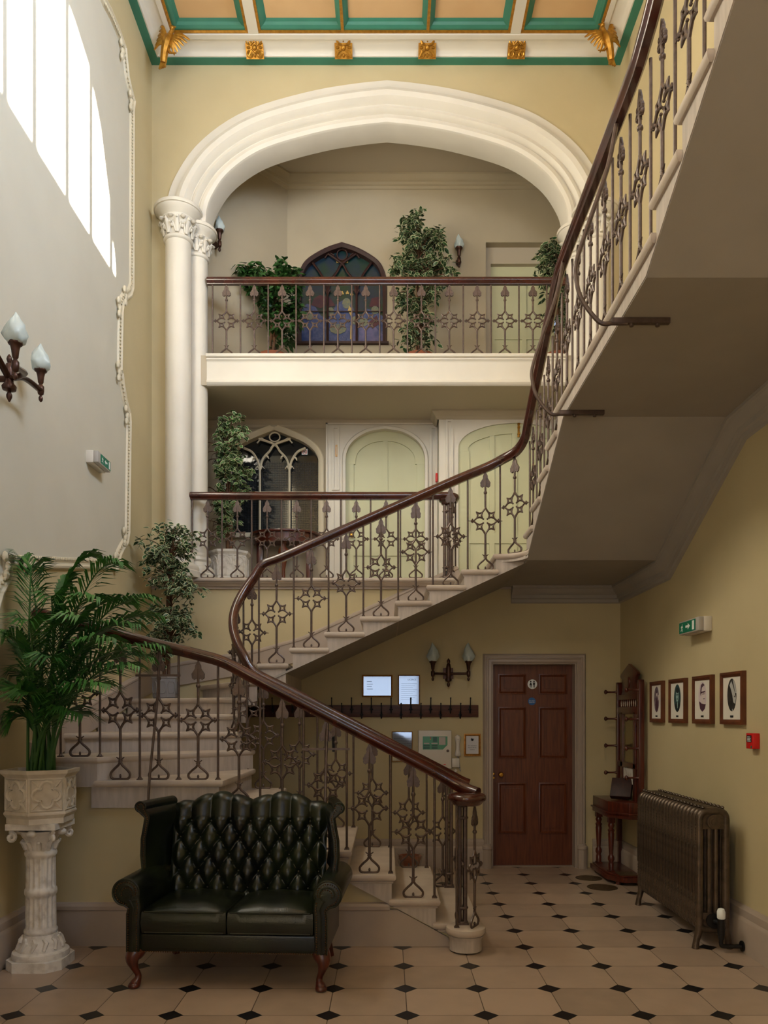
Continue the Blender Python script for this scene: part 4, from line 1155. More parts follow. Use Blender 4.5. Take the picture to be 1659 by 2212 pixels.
m.lathe([(.084, .71), (.086, .74), (.10, .79), (.12, .82), (.13, .84)], (PXc, PYc, 0), 20)
m.prism([(PXc+a, PYc+b) for a, b in offset_poly([(-.15, -.15), (.15, -.15), (.15, .15), (-.15, .15)], 0)], 'z', .855, .892)
for sx in (-1, 1):
    for sy in (-1, 1):
        c = Vector((PXc+sx*.125, PYc+sy*.125, .81))
        dr_ = Vector((sx, sy, 0)).normalized()
        m.tube([c+dr_*(.03*math.cos(t)*(1-t/11))+Vector((0, 0, .035*math.sin(t)*(1-t/11))) for t in [i*PI/5+1.2 for i in range(14)]], [.014]*10+[.012, .01, .009, .008], 6)
for j in range(10):
    a = 2*PI*j/10; m.tube([(PXc+.085*math.cos(a), PYc+.085*math.sin(a), .725), (PXc+.10*math.cos(a), PYc+.10*math.sin(a), .765), (PXc+.118*math.cos(a), PYc+.118*math.sin(a), .775)], [.014, .016, .008], 6)
for a in range(4):
    m.ball((PXc+.13*math.cos(a*PI/2), PYc+.13*math.sin(a*PI/2), .83), (.03, .03, .022), 8, 5)
m.build('capital', 'plaster_white', pd, smooth=50)

def poly_planter(par, cx_, cy_, z0, h, r, n, rot, matn, pattern):
    """faceted planter with sunk foils on every face, hollow, filled with soil"""
    def ring(rr, z): return [(cx_+rr*math.cos(rot+2*PI*i/n), cy_+rr*math.sin(rot+2*PI*i/n), z) for i in range(n)]
    m = MB()
    m.rings([ring(r*.86, z0), ring(r*.86, z0+h*.10), ring(r*.93, z0+h*.17), ring(r*.93, z0+h*.2), ring(r*.9, z0+h*.22), ring(r*.9, z0+h*.86), ring(r*.95, z0+h*.90), ring(r*1.0, z0+h*.93), ring(r*1.02, z0+h*.99), ring(r*1.0, z0+h), ring(r*.9, z0+h), ring(r*.86, z0+h*.9)], True)
    ap = r*.9*math.cos(PI/n); side = 2*r*.9*math.sin(PI/n)
    for i in range(n):
        a = rot+2*PI*(i+.5)/n
        c = Vector((cx_+ap*math.cos(a), cy_+ap*math.sin(a), z0+h*.54)); tn = Vector((-math.sin(a), math.cos(a), 0)); nr = Vector((math.cos(a), math.sin(a), 0))
        hw, hh = side*.44, h*.29
        m.tube([c+tn*hw+Vector((0, 0, hh)), c-tn*hw+Vector((0, 0, hh)), c-tn*hw-Vector((0, 0, hh)), c+tn*hw-Vector((0, 0, hh))], .007, 4, True)
        if pattern == 'quatrefoil':
            k = min(hw, hh)*.5
            pts = []
            for q in range(4):
                ca = q*PI/2
                for t in range(7):
                    b = ca-PI*.62+PI*1.24*t/6
                    pts.append(c+tn*(k*.95*math.cos(ca)+k*.85*math.cos(b))*1.0+Vector((0, 0, (k*.95*math.sin(ca)+k*.85*math.sin(b)))))
            m.tube(pts, .012, 6, True)
            for q in range(4):
                b = PI/4+q*PI/2; m.tube([c+tn*k*1.5*math.cos(b)+Vector((0, 0, k*1.5*math.sin(b))), c+tn*hw*.92*(1 if math.cos(b) > 0 else -1)+Vector((0, 0, hh*.92*(1 if math.sin(b) > 0 else -1)))], [.012, .004], 5)
        else:
            for q in (-1, 1):
                m.tube(spline([c+tn*hw*q*.95-Vector((0, 0, hh)), c+tn*hw*q*.9+Vector((0, 0, hh*.1)), c+tn*hw*q*.5+Vector((0, 0, hh*.75)), c+Vector((0, 0, hh*.95))], 3), .008, 5)
                m.tube(spline([c+tn*hw*q*.05-Vector((0, 0, hh)), c+tn*hw*q*.1+Vector((0, 0, 0)), c+tn*hw*q*.45+Vector((0, 0, hh*.45)), c+tn*hw*q*.85+Vector((0, 0, 0))], 3), .006, 5)
    o = m.build('planter', matn, par, smooth=25)
    s_ = MB().prism([(x, y) for x, y, z in ring(r*.88, 0)], 'z', z0+h*.86, z0+h*.9); s_.build('soil', 'soil', par)
    return o
palm = thing('potted_palm', 'green feathery palm in a hexagonal cream planter on the white pedestal', 'plant', (PXc, PYc, .893))
poly_planter(palm, PXc, PYc, .893, .325, .228, 6, R(90+180+4), 'plaster', 'quatrefoil')
rng = random.Random(5)
fr_ = [((25, 1210), 4.98, 1.0), ((70, 1225), 4.9, .9), ((215, 1205), 5.0, 1.0), ((262, 1215), 4.75, .9), ((330, 1290), 4.8, .7), ((352, 1395), 4.6, .6), ((345, 1330), 5.0, .7), ((300, 1440), 4.5, .55), ((8, 1375), 4.7, .6),
       ((22, 1490), 4.6, .5), ((35, 1460), 4.95, .5), ((22, 1560), 4.75, .45), ((240, 1480), 4.4, .5), ((290, 1300), 5.05, .9), ((150, 1260), 4.95, .9), ((175, 1330), 4.5, .6), ((60, 1340), 4.55, .6), ((180, 1545), 4.55, .35), ((40, 1400), 5.05, .7), ((250, 1380), 4.45, .6), ((110, 1290), 4.7, .8), ((300, 1350), 4.65, .8), ((215, 1290), 4.6, .8), ((60, 1500), 4.5, .4), ((325, 1420), 4.85, .7), ((110, 1420), 4.4, .5)]
for n_, ((px, py), Y, up_) in enumerate(fr_):
    tip = P(px, py, Y); tip.x = max(tip.x, XL+.05)
    b0 = Vector((PXc+rng.uniform(-.07, .07), PYc+rng.uniform(-.06, .06), 1.18))
    d = tip-b0
    c1 = b0+Vector((d.x*.12, d.y*.12, max(.28, d.z*.62)+.10)); c2 = b0+Vector((d.x*.55, d.y*.55, d.z*.88+.20*up_+.04))
    pts = []
    for i in range(25):
        t = i/24; pts.append((1-t)**3*b0+3*(1-t)**2*t*c1+3*(1-t)*t*t*c2+t**3*tip)
    m = MB(); m.mat(1).tube(pts, [.010-.0075*i/24 for i in range(25)], 5)
    m.mat(0)
    t0 = .30
    NL = 34
    for i in range(NL):
        t = t0+(1-t0)*i/(NL-1)
        k = min(23, int(t*24)); fr2 = t*24-k
        p = pts[k].lerp(pts[k+1], fr2); tg = (pts[k+1]-pts[k]).normalized()
        sd = tg.cross(Vector((0, 0, 1)))
        if sd.length < .1: sd = Vector((1, 0, 0))
        sd.normalize()
        L_ = .23*(math.sin(PI*min(1, (t-t0)/(1-t0)*.82+.16)))**.7+.03
        for s in (-1, 1):
            dv = (tg*rng.uniform(.62, .8)+sd*s*rng.uniform(.6, .8)+Vector((0, 0, rng.uniform(-.1, .22)))).normalized()
            e1 = p+dv*L_*.5; e2 = p+dv*L_+Vector((0, 0, -.035-.18*L_))
            wv = dv.cross(Vector((0, 0, 1))).normalized()*.0075+Vector((0, 0, .003))
            q = [p-wv*.4, p+wv*.4, e1+wv, e2, e1-wv]
            for v_ in q: v_.x = max(v_.x, XL+.012)
            m.add(q, [(0, 1, 2, 4), (4, 2, 3)])
    m.build('frond', ['palm', 'palm_stem'], palm, smooth=0)

# ================================================================ weeping figs
def leaf(mb, p, dv, nrm, L_, w_, edge):
    """a pointed leaf, folded on its midrib; variegated ones have a pale rim"""
    sd = dv.cross(nrm).normalized(); up_ = sd.cross(dv).normalized()
    dr_ = -.18*L_
    def q(t, s, dz=0): return p+dv*L_*t+sd*w_*s+up_*(dz*L_)
    o = [q(0, 0), q(.25, .42, .05), q(.55, .5, .05), q(.8, .26, .0), q(1.03, 0, -.08), q(.8, -.26, .0), q(.55, -.5, .05), q(.25, -.42, .05)]
    mid = [q(.3, 0, -.02), q(.6, 0, -.02), q(.85, 0, -.04)]
    if edge:
        i_ = [q(.07, 0), q(.27, .33, .04), q(.55, .40, .04), q(.77, .20, 0), q(.94, 0, -.06), q(.77, -.20, 0), q(.55, -.40, .04), q(.27, -.33, .04)]
        n = 8
        mb.add(o+i_, [(i, (i+1) % n, n+(i+1) % n, n+i) for i in range(n)], 1)
        mb.add(i_+mid, [(0, 1, 8), (1, 2, 9, 8), (2, 3, 10, 9), (3, 4, 10), (4, 5, 10), (5, 6, 9, 10), (6, 7, 8, 9), (7, 0, 8)], 0)
    else:
        mb.add(o+mid, [(0, 1, 8), (1, 2, 9, 8), (2, 3, 10, 9), (3, 4, 10), (4, 5, 10), (5, 6, 9, 10), (6, 7, 8, 9), (7, 0, 8)], 0)
def fig(label, base, blobs, trunk_top, n, L_, edge, seed, matl, sparse=0, clampx=None, clampy=None, ntr=3, pot=None, soil_z=None, reach=1.0):
    rg_ = random.Random(seed)
    base = Vector(base); t = thing('potted_fig', label, 'plant', base)
    z0 = soil_z if soil_z is not None else base.z
    if pot: pot(t)
    tp = Vector(trunk_top)
    m = MB()
    for k in range(ntr):
        pts = []
        for i in range(13):
            u = i/12; a = k*2*PI/ntr+u*5.0
            rad_ = .028*(1-.5*u)
            pts.append(Vector((base.x, base.y, z0)).lerp(tp, u)+Vector((rad_*math.cos(a), rad_*math.sin(a), 0)))
        m.tube(pts, [.017-.009*i/12 for i in range(13)], 6)
    fm = MB()
    tot = sum(b[2] for b in blobs)
    for (c, rad, wgt) in blobs:
        c = Vector(c); nb = max(4, int(n*wgt/tot/16))
        for b in range(nb):
            while True:
                d = Vector((rg_.uniform(-1, 1), rg_.uniform(-1, 1), rg_.uniform(-1, 1)))
                if .25 < d.length < 1: break
            e = c+Vector((d.x*rad[0], d.y*rad[1], d.z*rad[2]))
            s0 = Vector((base.x, base.y, 0)).lerp(Vector((tp.x, tp.y, 0)), .7); s0.z = min(tp.z, max(z0+.25, min(c.z, e.z)-.12))
            md = s0.lerp(e, .5)+Vector((0, 0, .05))
            tw = spline([s0, md, e, e+Vector((d.x*.05, d.y*.05, -.06))], 4)
            m.tube(tw, [.005-.0034*i/(len(tw)-1) for i in range(len(tw))], 4)
            for q in range(16):
                u = rg_.uniform(.45, 1.0); kk = min(len(tw)-2, int(u*(len(tw)-1)))
                p = tw[kk].lerp(tw[kk+1], rg_.random())+Vector((rg_.gauss(0, .022), rg_.gauss(0, .022), rg_.gauss(0, .02)))
                if clampx: p.x = min(max(p.x, clampx[0]+.06), clampx[1]-.06)
                if clampy: p.y = min(max(p.y, clampy[0]+.06), clampy[1]-.06)
                a = rg_.uniform(0, 2*PI)
                dv = Vector((math.cos(a), math.sin(a), rg_.uniform(-1.1, .15))).normalized()
                nr = Vector((rg_.gauss(0, .5), rg_.gauss(0, .5)-.5, 1)).normalized()
                l_ = L_*rg_.uniform(.7, 1.15)
                leaf(fm, p, dv, nr, l_, l_*.52, edge)
    m.build('trunk', 'bark', t, smooth=60)
    fm.build('foliage', [matl, 'leaf_edge'] if edge else [matl], t, smooth=0)
    return t
# fig in a clear plastic tub on the winder
def tub(t):
    x, y, z = ORG[t.name]
    m = MB()
    def rg2(r, zz): return [(x+r*math.cos(PI/8+PI*i/4), y+r*math.sin(PI/8+PI*i/4), zz) for i in range(8)]
    m.rings([rg2(.10, z), rg2(.115, z+.02), rg2(.118, z+.19), rg2(.128, z+.20), rg2(.128, z+.215), rg2(.112, z+.215), rg2(.108, z+.03)])
    for i in range(8):
        a = PI/4*i+PI/4; c = Vector((x+.11*math.cos(a), y+.11*math.sin(a), z+.11)); tn = Vector((-math.sin(a), math.cos(a), 0))
        m.tube([c+tn*.034*p+Vector((0, 0, .055*q)) for p, q in ((-1, -.6), (-.6, -1), (.6, -1), (1, -.6), (1, .6), (.6, 1), (-.6, 1), (-1, .6))], .004, 5, True)
    m.build('tub', 'clear_plastic', t, smooth=25)
    MB().lathe([(.09, z+.03), (.10, z+.16), (.0, z+.165)], (x, y, 0), 12).build('soil', 'soil', t)
b = P(357, 1500, 7.42); b.z = SZ[11]+.001
fig('variegated weeping fig in a clear plastic tub on the stair winder', b,
    [(P(370, 1175, 7.35), (.28, .22, .22), 1.5), (P(355, 1230, 7.4), (.18, .2, .2), .8), (P(395, 1255, 7.3), (.17, .18, .16), .8), (P(345, 1330, 7.4), (.16, .16, .16), .6), (P(375, 1350, 7.3), (.16, .16, .2), .7), (P(340, 1395, 7.35), (.12, .14, .14), .4), (P(395, 1340, 7.3), (.12, .12, .14), .35)],
    P(372, 1170, 7.38), 2300, .066, True, 3, 'leaf_varieg', clampx=(XL, 9), clampy=(0, YB), pot=tub, soil_z=b.z+.16)
# fig on the landing in a white octagonal planter
def oct_pot(t):
    x, y, z = ORG[t.name]
    poly_planter(t, x, y, z, .36, .225, 8, PI/8, 'plaster_white', 'arches')
b = P(496, 1245, 8.38); b.z = 2.93
fig('leafy green fig in a white octagonal gothic planter on the landing', b,
    [(P(480, 960, 8.38), (.22, .2, .28), 1.1), (P(500, 1010, 8.35), (.2, .2, .25), 1), (P(470, 1080, 8.4), (.2, .2, .25), .9), (P(505, 920, 8.4), (.16, .16, .18), .5), (P(520, 1070, 8.35), (.12, .16, .2), .4), (P(480, 1130, 8.4), (.17, .18, .16), .45)],
    P(492, 960, 8.38), 2000, .075, True, 11, 'leaf_mid', ntr=5, clampx=(-1.84, 0), clampy=(8.0, 9.0), pot=oct_pot, soil_z=b.z+.3)
def round_pot(t):
    x, y, z = ORG[t.name]
    MB().lathe([(.12, z), (.16, z+.22), (.175, z+.22), (.175, z+.26), (.155, z+.26), (.15, z+.2)], (x, y, 0), 20).build('pot', 'terracotta', t)
    MB().lathe([(.15, z+.19), (.15, z+.215), (0, z+.22)], (x, y, 0), 16).build('soil', 'soil', t)
b = P(590, 760, 8.62); b.z = GF
fig('bushy dark green fig left of the stained glass on the upper gallery', b,
    [(P(580, 590, 8.62), (.32, .22, .16), 1.3), (P(600, 640, 8.6), (.28, .22, .2), 1.2), (P(545, 600, 8.6), (.2, .16, .1), .5), (P(615, 700, 8.6), (.2, .2, .26), 1.1), (P(630, 610, 8.6), (.16, .2, .14), .6)],
    P(590, 600, 8.62), 1700, .09, False, 21, 'leaf_dark', clampx=(-1.72, 0), clampy=(8.0, 9.08), pot=round_pot, soil_z=b.z+.2)
b = P(905, 770, 8.62); b.z = GF
fig('tall variegated fig right of the stained glass on the upper gallery', b,
    [(P(905, 530, 8.62), (.26, .2, .26), 1.4), (P(870, 575, 8.6), (.18, .2, .16), .7), (P(940, 580, 8.6), (.2, .2, .18), .8), (P(890, 480, 8.62), (.14, .14, .16), .5), (P(905, 640, 8.6), (.22, .2, .2), .9), (P(900, 710, 8.6), (.18, .18, .2), .7), (P(942, 510, 8.6), (.1, .1, .12), .25)],
    P(905, 520, 8.62), 2800, .08, True, 31, 'leaf_varieg', clampy=(8.1, 9.08), pot=round_pot, soil_z=b.z+.2)
b = P(1205, 770, 8.62); b.z = GF
fig('variegated fig half hidden behind the right columns on the upper gallery', b,
    [(P(1185, 545, 8.62), (.12, .16, .16), .7), (P(1200, 600, 8.6), (.2, .2, .2), 1), (P(1215, 660, 8.6), (.2, .2, .24), .8)],
    P(1205, 560, 8.62), 1100, .08, True, 41, 'leaf_varieg', clampx=(1.3, 2.07), clampy=(8.2, 9.08), pot=round_pot, soil_z=b.z+.2)
# ================================================================ wall lamps
def flame(mb, c, r, h, seed=0, m=None):
    """swirled flame-shaped glass shade"""
    rr = []; n = 20
    prof = [(.55, 0), (.82, .08), (.98, .2), (1.0, .3), (.92, .45), (.74, .6), (.5, .74), (.3, .85), (.16, .93), (.06, 1.0)]
    for k, (q, z) in enumerate(prof):
        ring = []
        for j in range(n):
            a = 2*PI*j/n
            w_ = 1+.13*math.sin(4*a+z*7+seed)*(1-z*.3)+.08*math.sin(6*a-z*14+seed)
            ox = .14*r*math.sin(z*5+seed)*z
            ring.append(Vector((c[0]+r*q*w_*math.cos(a)+ox, c[1]+r*q*w_*math.sin(a), c[2]+h*z+.03*h*math.sin(4*a+seed)*z*(1-z)*2)))
        rr.append(ring)
    mb.rings(rr, True, False, m)
def lamp_cup(mb, c, s=1.0):
    mb.lathe([(.004*s, -.075*s), (.011*s, -.065*s), (.013*s, -.05*s), (.006*s, -.035*s), (.016*s, -.028*s), (.020*s, -.01*s), (.020*s, .02*s), (.014*s, .026*s), (.010*s, .034*s), (.016*s, .044*s), (.020*s, .08*s), (.026*s, .105*s), (.036*s, .112*s), (.038*s, .122*s), (.032*s, .13*s)], c, 14)
# double lamp under the stairs
q0 = P(968, 1455, YB)
t = thing('wall_lamp', 'bronze wall lamp with two flame shades, left of the brown door', 'lamp', q0)
m = MB().box(q0.x-.05, q0.x+.05, YB-.02, YB, q0.z-.055, q0.z+.055)
m.lathe([(.004, -.14), (.014, -.125), (.016, -.11), (.008, -.09), (.03, -.08), (.034, -.06), (.022, -.045), (.026, -.02), (.026, .05), (.020, .09), (.012, .10), (.018, .115), (.016, .13), (.004, .15)], (q0.x, YB-.05, q0.z), 14)
m.build('backplate', 'bronze', t, smooth=50)
for s, xx in ((-1, 935), (1, 1012)):
    c = P(xx, 1452, YB-.10)
    m = MB().tube(spline([(q0.x, YB-.05, q0.z-.005), (q0.x+s*.09, YB-.075, q0.z-.005), (c.x, YB-.10, q0.z-.005)], 4), .013, 8)
    lamp_cup(m, (c.x, YB-.10, q0.z-.005), 1.0); a_ = m.build('arm', 'bronze', t, smooth=50)
    m = MB(); flame(m, (c.x, YB-.10, q0.z+.115), .057, .19, s); m.build('glass_shade', 'frost_glass', a_, smooth=80)
# large lamp on the left wall
pc = PX(20, 815, XL+.16)
yc, zc = pc.y, pc.z
t = thing('wall_lamp', 'large dark bronze wall lamp with white flame glass shades on the left wall', 'lamp', (XL, yc, zc))
m = MB().box(XL, XL+.03, yc-.05, yc+.05, zc-.10, zc+.08)
m.lathe([(.004, -.145), (.016, -.12), (.017, -.105), (.009, -.085), (.038, -.075), (.042, -.055), (.026, -.035), (.022, 0), (.028, .04), (.020, .075), (.010, .085), (.016, .105), (.013, .12), (.004, .135)], (XL+.16, yc, zc), 16)
m.tube([(XL+.02, yc, zc-.01), (XL+.16, yc, zc-.01)], .02, 8)
m.build('backplate', 'bronze', t, smooth=50)
ca = PX(33, 790, XL+.34); cb = PX(88, 842, XL+.17); cc = Vector((cb.x, 2*yc-cb.y, cb.z))
for c, md in ((ca, Vector((XL+.27, yc-.05, zc+.0))), (cb, Vector((XL+.16, yc+(cb.y-yc)*.5, cb.z-.015))), (cc, Vector((XL+.16, yc+(cc.y-yc)*.5, cc.z-.015)))):
    m = MB().tube(spline([(XL+.16, yc, zc-.01), md, (c.x, c.y, c.z-.005)], 6), .0145, 8, flat=1.5)
    lamp_cup(m, (c.x, c.y, c.z), 1.05); a_ = m.build('arm', 'bronze', t, smooth=50)
    m = MB(); flame(m, (c.x, c.y, c.z+.12), .060, .175, 1.3+c.y*5); m.build('glass_shade', 'frost_glass', a_, smooth=80)
# single lamps on the gallery
def single(p, d, label):
    t = thing('wall_lamp', label, 'lamp', p)
    p = Vector(p); d = Vector(d).normalized(); c = p+d*.09
    m = MB().tube([p, p+d*.02], .035, 8); m.tube([p-Vector((0, 0, .03)), c-Vector((0, 0, .03))], .014, 7)
    lamp_cup(m, (c.x, c.y, c.z-.02), 1.15); m.build('bracket', 'bronze', t, smooth=50)
    m = MB(); flame(m, (c.x, c.y, c.z+.11), .052, .17, .5); m.build('glass_shade', 'frost_glass', t, smooth=80)
p = P(990, 568, YU); single((p.x, YU, p.z), (0, -1, 0), 'single flame lamp on the gallery wall, right of the tall variegated fig')
single((-1.85, 8.41, 6.60), (.7, -.7, 0), 'small wall lamp peeping out from behind the left columns on the gallery')

# ================================================================ safety signs and small wall things
def running_man(mb, M, s, m):
    def poly(pts): mb.add([M @ Vector((x*s, z*s, 0)) for x, z in pts], [list(range(len(pts)))], m)
    poly([(.12+.07*math.cos(a), .82+.07*math.sin(a)) for a in [i*PI/5 for i in range(10)]])
    poly([(-.06, .70), (.12, .70), (.10, .40), (-.08, .42)])
    poly([(.10, .70), (.30, .60), (.34, .52), (.28, .50), (.10, .58)]); poly([(-.05, .70), (-.24, .62), (-.26, .46), (-.20, .46), (-.17, .56), (-.03, .60)])
    poly([(.02, .42), (.11, .42), (.24, .26), (.22, .04), (.14, .04), (.14, .22)]); poly([(-.08, .42), (.03, .42), (-.08, .18), (-.32, .14), (-.32, .22), (-.14, .26)])
def exit_sign(face_a, face_b, z0, z1, wall_x, inward, label, flip):
    """box lying along Y; its green face looks into the hall"""
    y0, y1 = face_a, face_b
    t = thing('exit_sign', label, 'sign', (wall_x, (y0+y1)/2, z0))
    d = .10*inward
    m = MB().box(min(wall_x, wall_x+d*.62), max(wall_x, wall_x+d*.62), y0, y1, z0, z1); m.build('housing', 'plastic_white', t, bevel=.008)
    m = MB().box(min(wall_x+d*.62, wall_x+d), max(wall_x+d*.62, wall_x+d), y0+.003, y1-.003, z0+.004, z1-.004); m.build('diffuser', 'plastic_grey', t, bevel=.006)
    xf = wall_x+d+.0015*inward
    hm = z1-z0; g = MB()
    ya, yb = y0+.055, y1-.008
    g.box(min(xf-.001, xf), max(xf-.001, xf), ya, yb, z0+.014, z1-.014); 
    pic = MB(); xf2 = xf+.0012*inward
    # text plane: local x runs so that it reads left to right for the viewer
    ux = Vector((0, -1, 0)) if inward < 0 else Vector((0, 1, 0))
    def MM(y): return Matrix(((0, 0, inward, xf2), (ux.y, 0, 0, y), (0, 1, 0, z0+.02), (0, 0, 0, 1)))
    W_ = yb-ya
    def rect(u0, u1, v0, v1):
        a = (yb if inward < 0 else ya); sg_ = -1 if inward < 0 else 1
        pic.add([(xf2, a+sg_*u*W_, z0+.014+v*(hm-.028)) for u, v in ((u0, v0), (u1, v0), (u1, v1), (u0, v1))], [(0, 1, 2, 3)])
    a = (yb if inward < 0 else ya); sg_ = -1 if inward < 0 else 1
    running_man(pic, MM(a+sg_*W_*.17), (hm-.04), 0)
    man = pic; pic = MB(); rect(.80, .93, .1, .9); dm = pic; pic = MB()
    def ar(pts): pic.add([(xf2, a+sg_*u*W_, z0+.014+v*(hm-.028)) for u, v in pts], [list(range(len(pts)))])
    if flip: ar([(.66, .42), (.66, .62), (.50, .62), (.50, .80), (.38, .52), (.50, .22), (.50, .42)])
    else: ar([(.40, .42), (.40, .62), (.55, .62), (.55, .80), (.68, .52), (.55, .22), (.55, .42)])
    o = g.build('green_panel', 'sign_green', t)
    man.build('running_man', 'sign_white', o, smooth=0); dm.build('doorway_mark', 'sign_white', o, smooth=0); pic.build('arrow', 'sign_white', o, smooth=0)
exit_sign(6.20, 6.485, 3.555, 3.655, XL, 1, 'white box exit sign with green running man and left arrow on the left wall', True)
exit_sign(5.70, 6.08, 2.165, 2.275, XR, -1, 'grey box exit sign with green running man and right arrow on the right wall', False)
# fire call point on the right wall
y_ = 5.02; z_ = 1.385
t = thing('fire_call_point', 'red fire call point on the right wall above the radiator', 'alarm', (XR, y_, z_))
MB().box(XR-.045, XR, y_-.048, y_+.048, z_-.05, z_+.05).build('housing', 'red', t, bevel=.004)
MB().box(XR-.047, XR-.045, y_-.03, y_+.034, z_-.008, z_+.036).build('glass_panel', 'ink', t)
m = MB()
for k in range(4): m.box(XR-.0485, XR-.047, y_-.018-.004*(k % 2), y_+.022, z_+.024-.009*k, z_+.028-.009*k)
m.build('lettering', 'sign_white', t); MB().box(XR-.0475, XR-.045, y_-.034, y_-.022, z_-.044, z_-.03).build('test_key', 'sign_green', t)
# red sounder on the landing
p = P(943, 1033, YG-.05)
t = thing('alarm_sounder', 'small red alarm box on the white panelling between the two green doors', 'alarm', p)
MB().box(.553, .578, YG-.09, YG-.03, p.z-.05, p.z+.05).build('housing', 'red', t, bevel=.006)
MB().box(.548, .582, YG-.05, YG-.03, p.z-.065, p.z-.045).build('base', 'plastic_white', t)
# brass bolt over the right-hand green door, finger plate on the white pilaster
p = P(1121, 926, YP)
t = thing('brass_bolt', 'brass door bolt on the second green door of the landing', 'bolt', (p.x, YP, p.z))
m = MB().box(p.x-.012, p.x+.012, YP+.018, YP+.024, p.z-.085, p.z+.085)
for k in (-.05, .02, .06): m.box(p.x-.015, p.x+.015, YP+.0, YP+.022, p.z+k-.008, p.z+k+.008)
m.build('plate', 'brass', t); m = MB().tube([(p.x, YP+.008, p.z-.09), (p.x, YP+.008, p.z+.09)], .007, 8); m.ball((p.x, YP-.0, p.z-.03), .011, 8, 5); m.build('rod', 'brass', t)
p = P(727, 974, YG-.03)
t = thing('thermometer_plate', 'slim cream wall plate on the white pilaster left of the arched green door', 'plate', (p.x, YG-.03, p.z))
o = MB().prism([(p.x-.014, p.z-.06), (p.x-.008, p.z-.068), (p.x+.008, p.z-.068), (p.x+.014, p.z-.06), (p.x+.014, p.z+.06), (p.x+.008, p.z+.068), (p.x-.008, p.z+.068), (p.x-.014, p.z+.06)], 'y', YG-.04, YG-.03).build('backing', 'panel_buff', t)
MB().box(p.x-.004, p.x+.004, YG-.042, YG-.04, p.z-.045, p.z+.045).build('scale', 'trim_cream', t)
# no-smoking sticker on the landing window
p = P(658, 976, YG+.09)
t = thing('no_smoking_sticker', 'square white no smoking sticker with red ring on the landing window', 'sticker', p)
s_ = .034
o = MB().box(p.x-s_, p.x+s_, YG+.0915, YG+.0935, p.z-s_, p.z+s_).build('backing', 'sign_white', t)
m = MB().tube([(p.x+.026*math.cos(a), YG+.091, p.z+.026*math.sin(a)) for a in [i*PI/10 for i in range(20)]], .003, 5, True); m.tube([(p.x-.018, YG+.091, p.z+.018), (p.x+.018, YG+.091, p.z-.018)], .003, 5); m.build('ring', 'red', t)
m = MB().box(p.x-.016, p.x+.010, YG+.0905, YG+.0915, p.z-.006, p.z+.0); m.tube([(p.x+.012, YG+.091, p.z+.002), (p.x+.014, YG+.091, p.z+.010), (p.x+.008, YG+.091, p.z+.014)], .0016, 4); m.build('cigarette', 'ink', t)
# signs on the brown door
yd = YB+.12
p = P(1150, 1478, yd)
t = thing('toilet_sign', 'round white toilet sign with man and woman on the brown door', 'sign', p)
MB().lathe([(.047, -.003), (.05, 0)], (p.x, yd-.001, p.z), 24, 'y').build('disc', 'sign_white', t)
m = MB()
def figm(x, skirt):
    yy = yd-.0055
    m.add([(x+.008*math.cos(a), yy, p.z+.027+.008*math.sin(a)) for a in [i*PI/5 for i in range(10)]], [list(range(10))])
    if skirt: m.add([(x+u, yy, p.z+v) for u, v in ((-.005, .016), (.005, .016), (.015, -.012), (-.015, -.012))], [(0, 1, 2, 3)])
    else: m.add([(x+u, yy, p.z+v) for u, v in ((-.011, .016), (.011, .016), (.009, -.010), (-.009, -.010))], [(0, 1, 2, 3)])
    for s in (-1, 1): m.add([(x+s*.005+u, yy, p.z+v) for u, v in ((-.003, -.010), (.003, -.010), (.003, -.034), (-.003, -.034))], [(0, 1, 2, 3)])
figm(p.x-.018, True); figm(p.x+.016, False); m.build('pictogram', 'ink', t, smooth=0)
p = P(1149, 1515, yd)
t = thing('fire_door_sign', 'round blue fire door notice under the white toilet sign', 'sign', p)
o = MB().lathe([(.038, -.003), (.04, 0)], (p.x, yd-.001, p.z), 24, 'y').build('disc', 'sign_blue', t)
m = MB(); text_mb('Fire door\nkeep shut', .0145, at_back(p.x, yd-.0055, p.z+.002), m); m.build('lettering', 'sign_white', t, smooth=0)

# ================================================================ frames, rack and panels under the stairs
def frame_back(px0, px1, py0, py1, fm, gm, fw, name, label, cat='picture', depth=.02):
    a, b = P(px0, py1, YB), P(px1, py0, YB)
    t = thing(name, label, cat, ((a.x+b.x)/2, YB, a.z))
    x0, x1, z0, z1 = a.x, b.x, a.z, b.z
    m = MB().sweep([(x0, YB, z0), (x0, YB, z1), (x1, YB, z1), (x1, YB, z0)], [(0, 0), (0, -depth), (-fw*.4, -depth*1.1), (-fw, -depth*.6), (-fw, 0)], up=(0, 1, 0), closed=True)
    m.build('frame', fm, t, smooth=20)
    o = MB().box(x0+fw*.8, x1-fw*.8, YB-depth*.5, YB-.001, z0+fw*.8, z1-fw*.8).build('glazing', gm, t)
    return t, o, x0, x1, z0, z1, YB-depth*.5
T_ = frame_back(782, 848, 1458, 1506, 'gold_frame', 'glazed_paper', .016, 'framed_certificate', 'landscape gilt frame with glass reflecting blue sky, above the coat rack')
m = MB()
for k in range(4): m.box(T_[2]+.05, T_[2]+.10+.01*(k % 2), T_[6]-.001, T_[6], T_[5]-.07-.025*k, T_[5]-.066-.025*k)
m.build('lettering', 'ink', T_[0])
T_ = frame_back(860, 907, 1458, 1523, 'gold_frame', 'glazed_paper', .010, 'framed_licence', 'portrait thin gilt frame holding a licence, above the coat rack')
m = MB(); text_mb('LICENCE', .022, at_back((T_[2]+T_[3])/2+.03, T_[6]-.001, T_[5]-.055), m)
for k in range(9): m.box(T_[2]+.03, T_[3]-.03-.02*(k % 3), T_[6]-.001, T_[6], T_[5]-.09-.02*k, T_[5]-.088-.02*k)
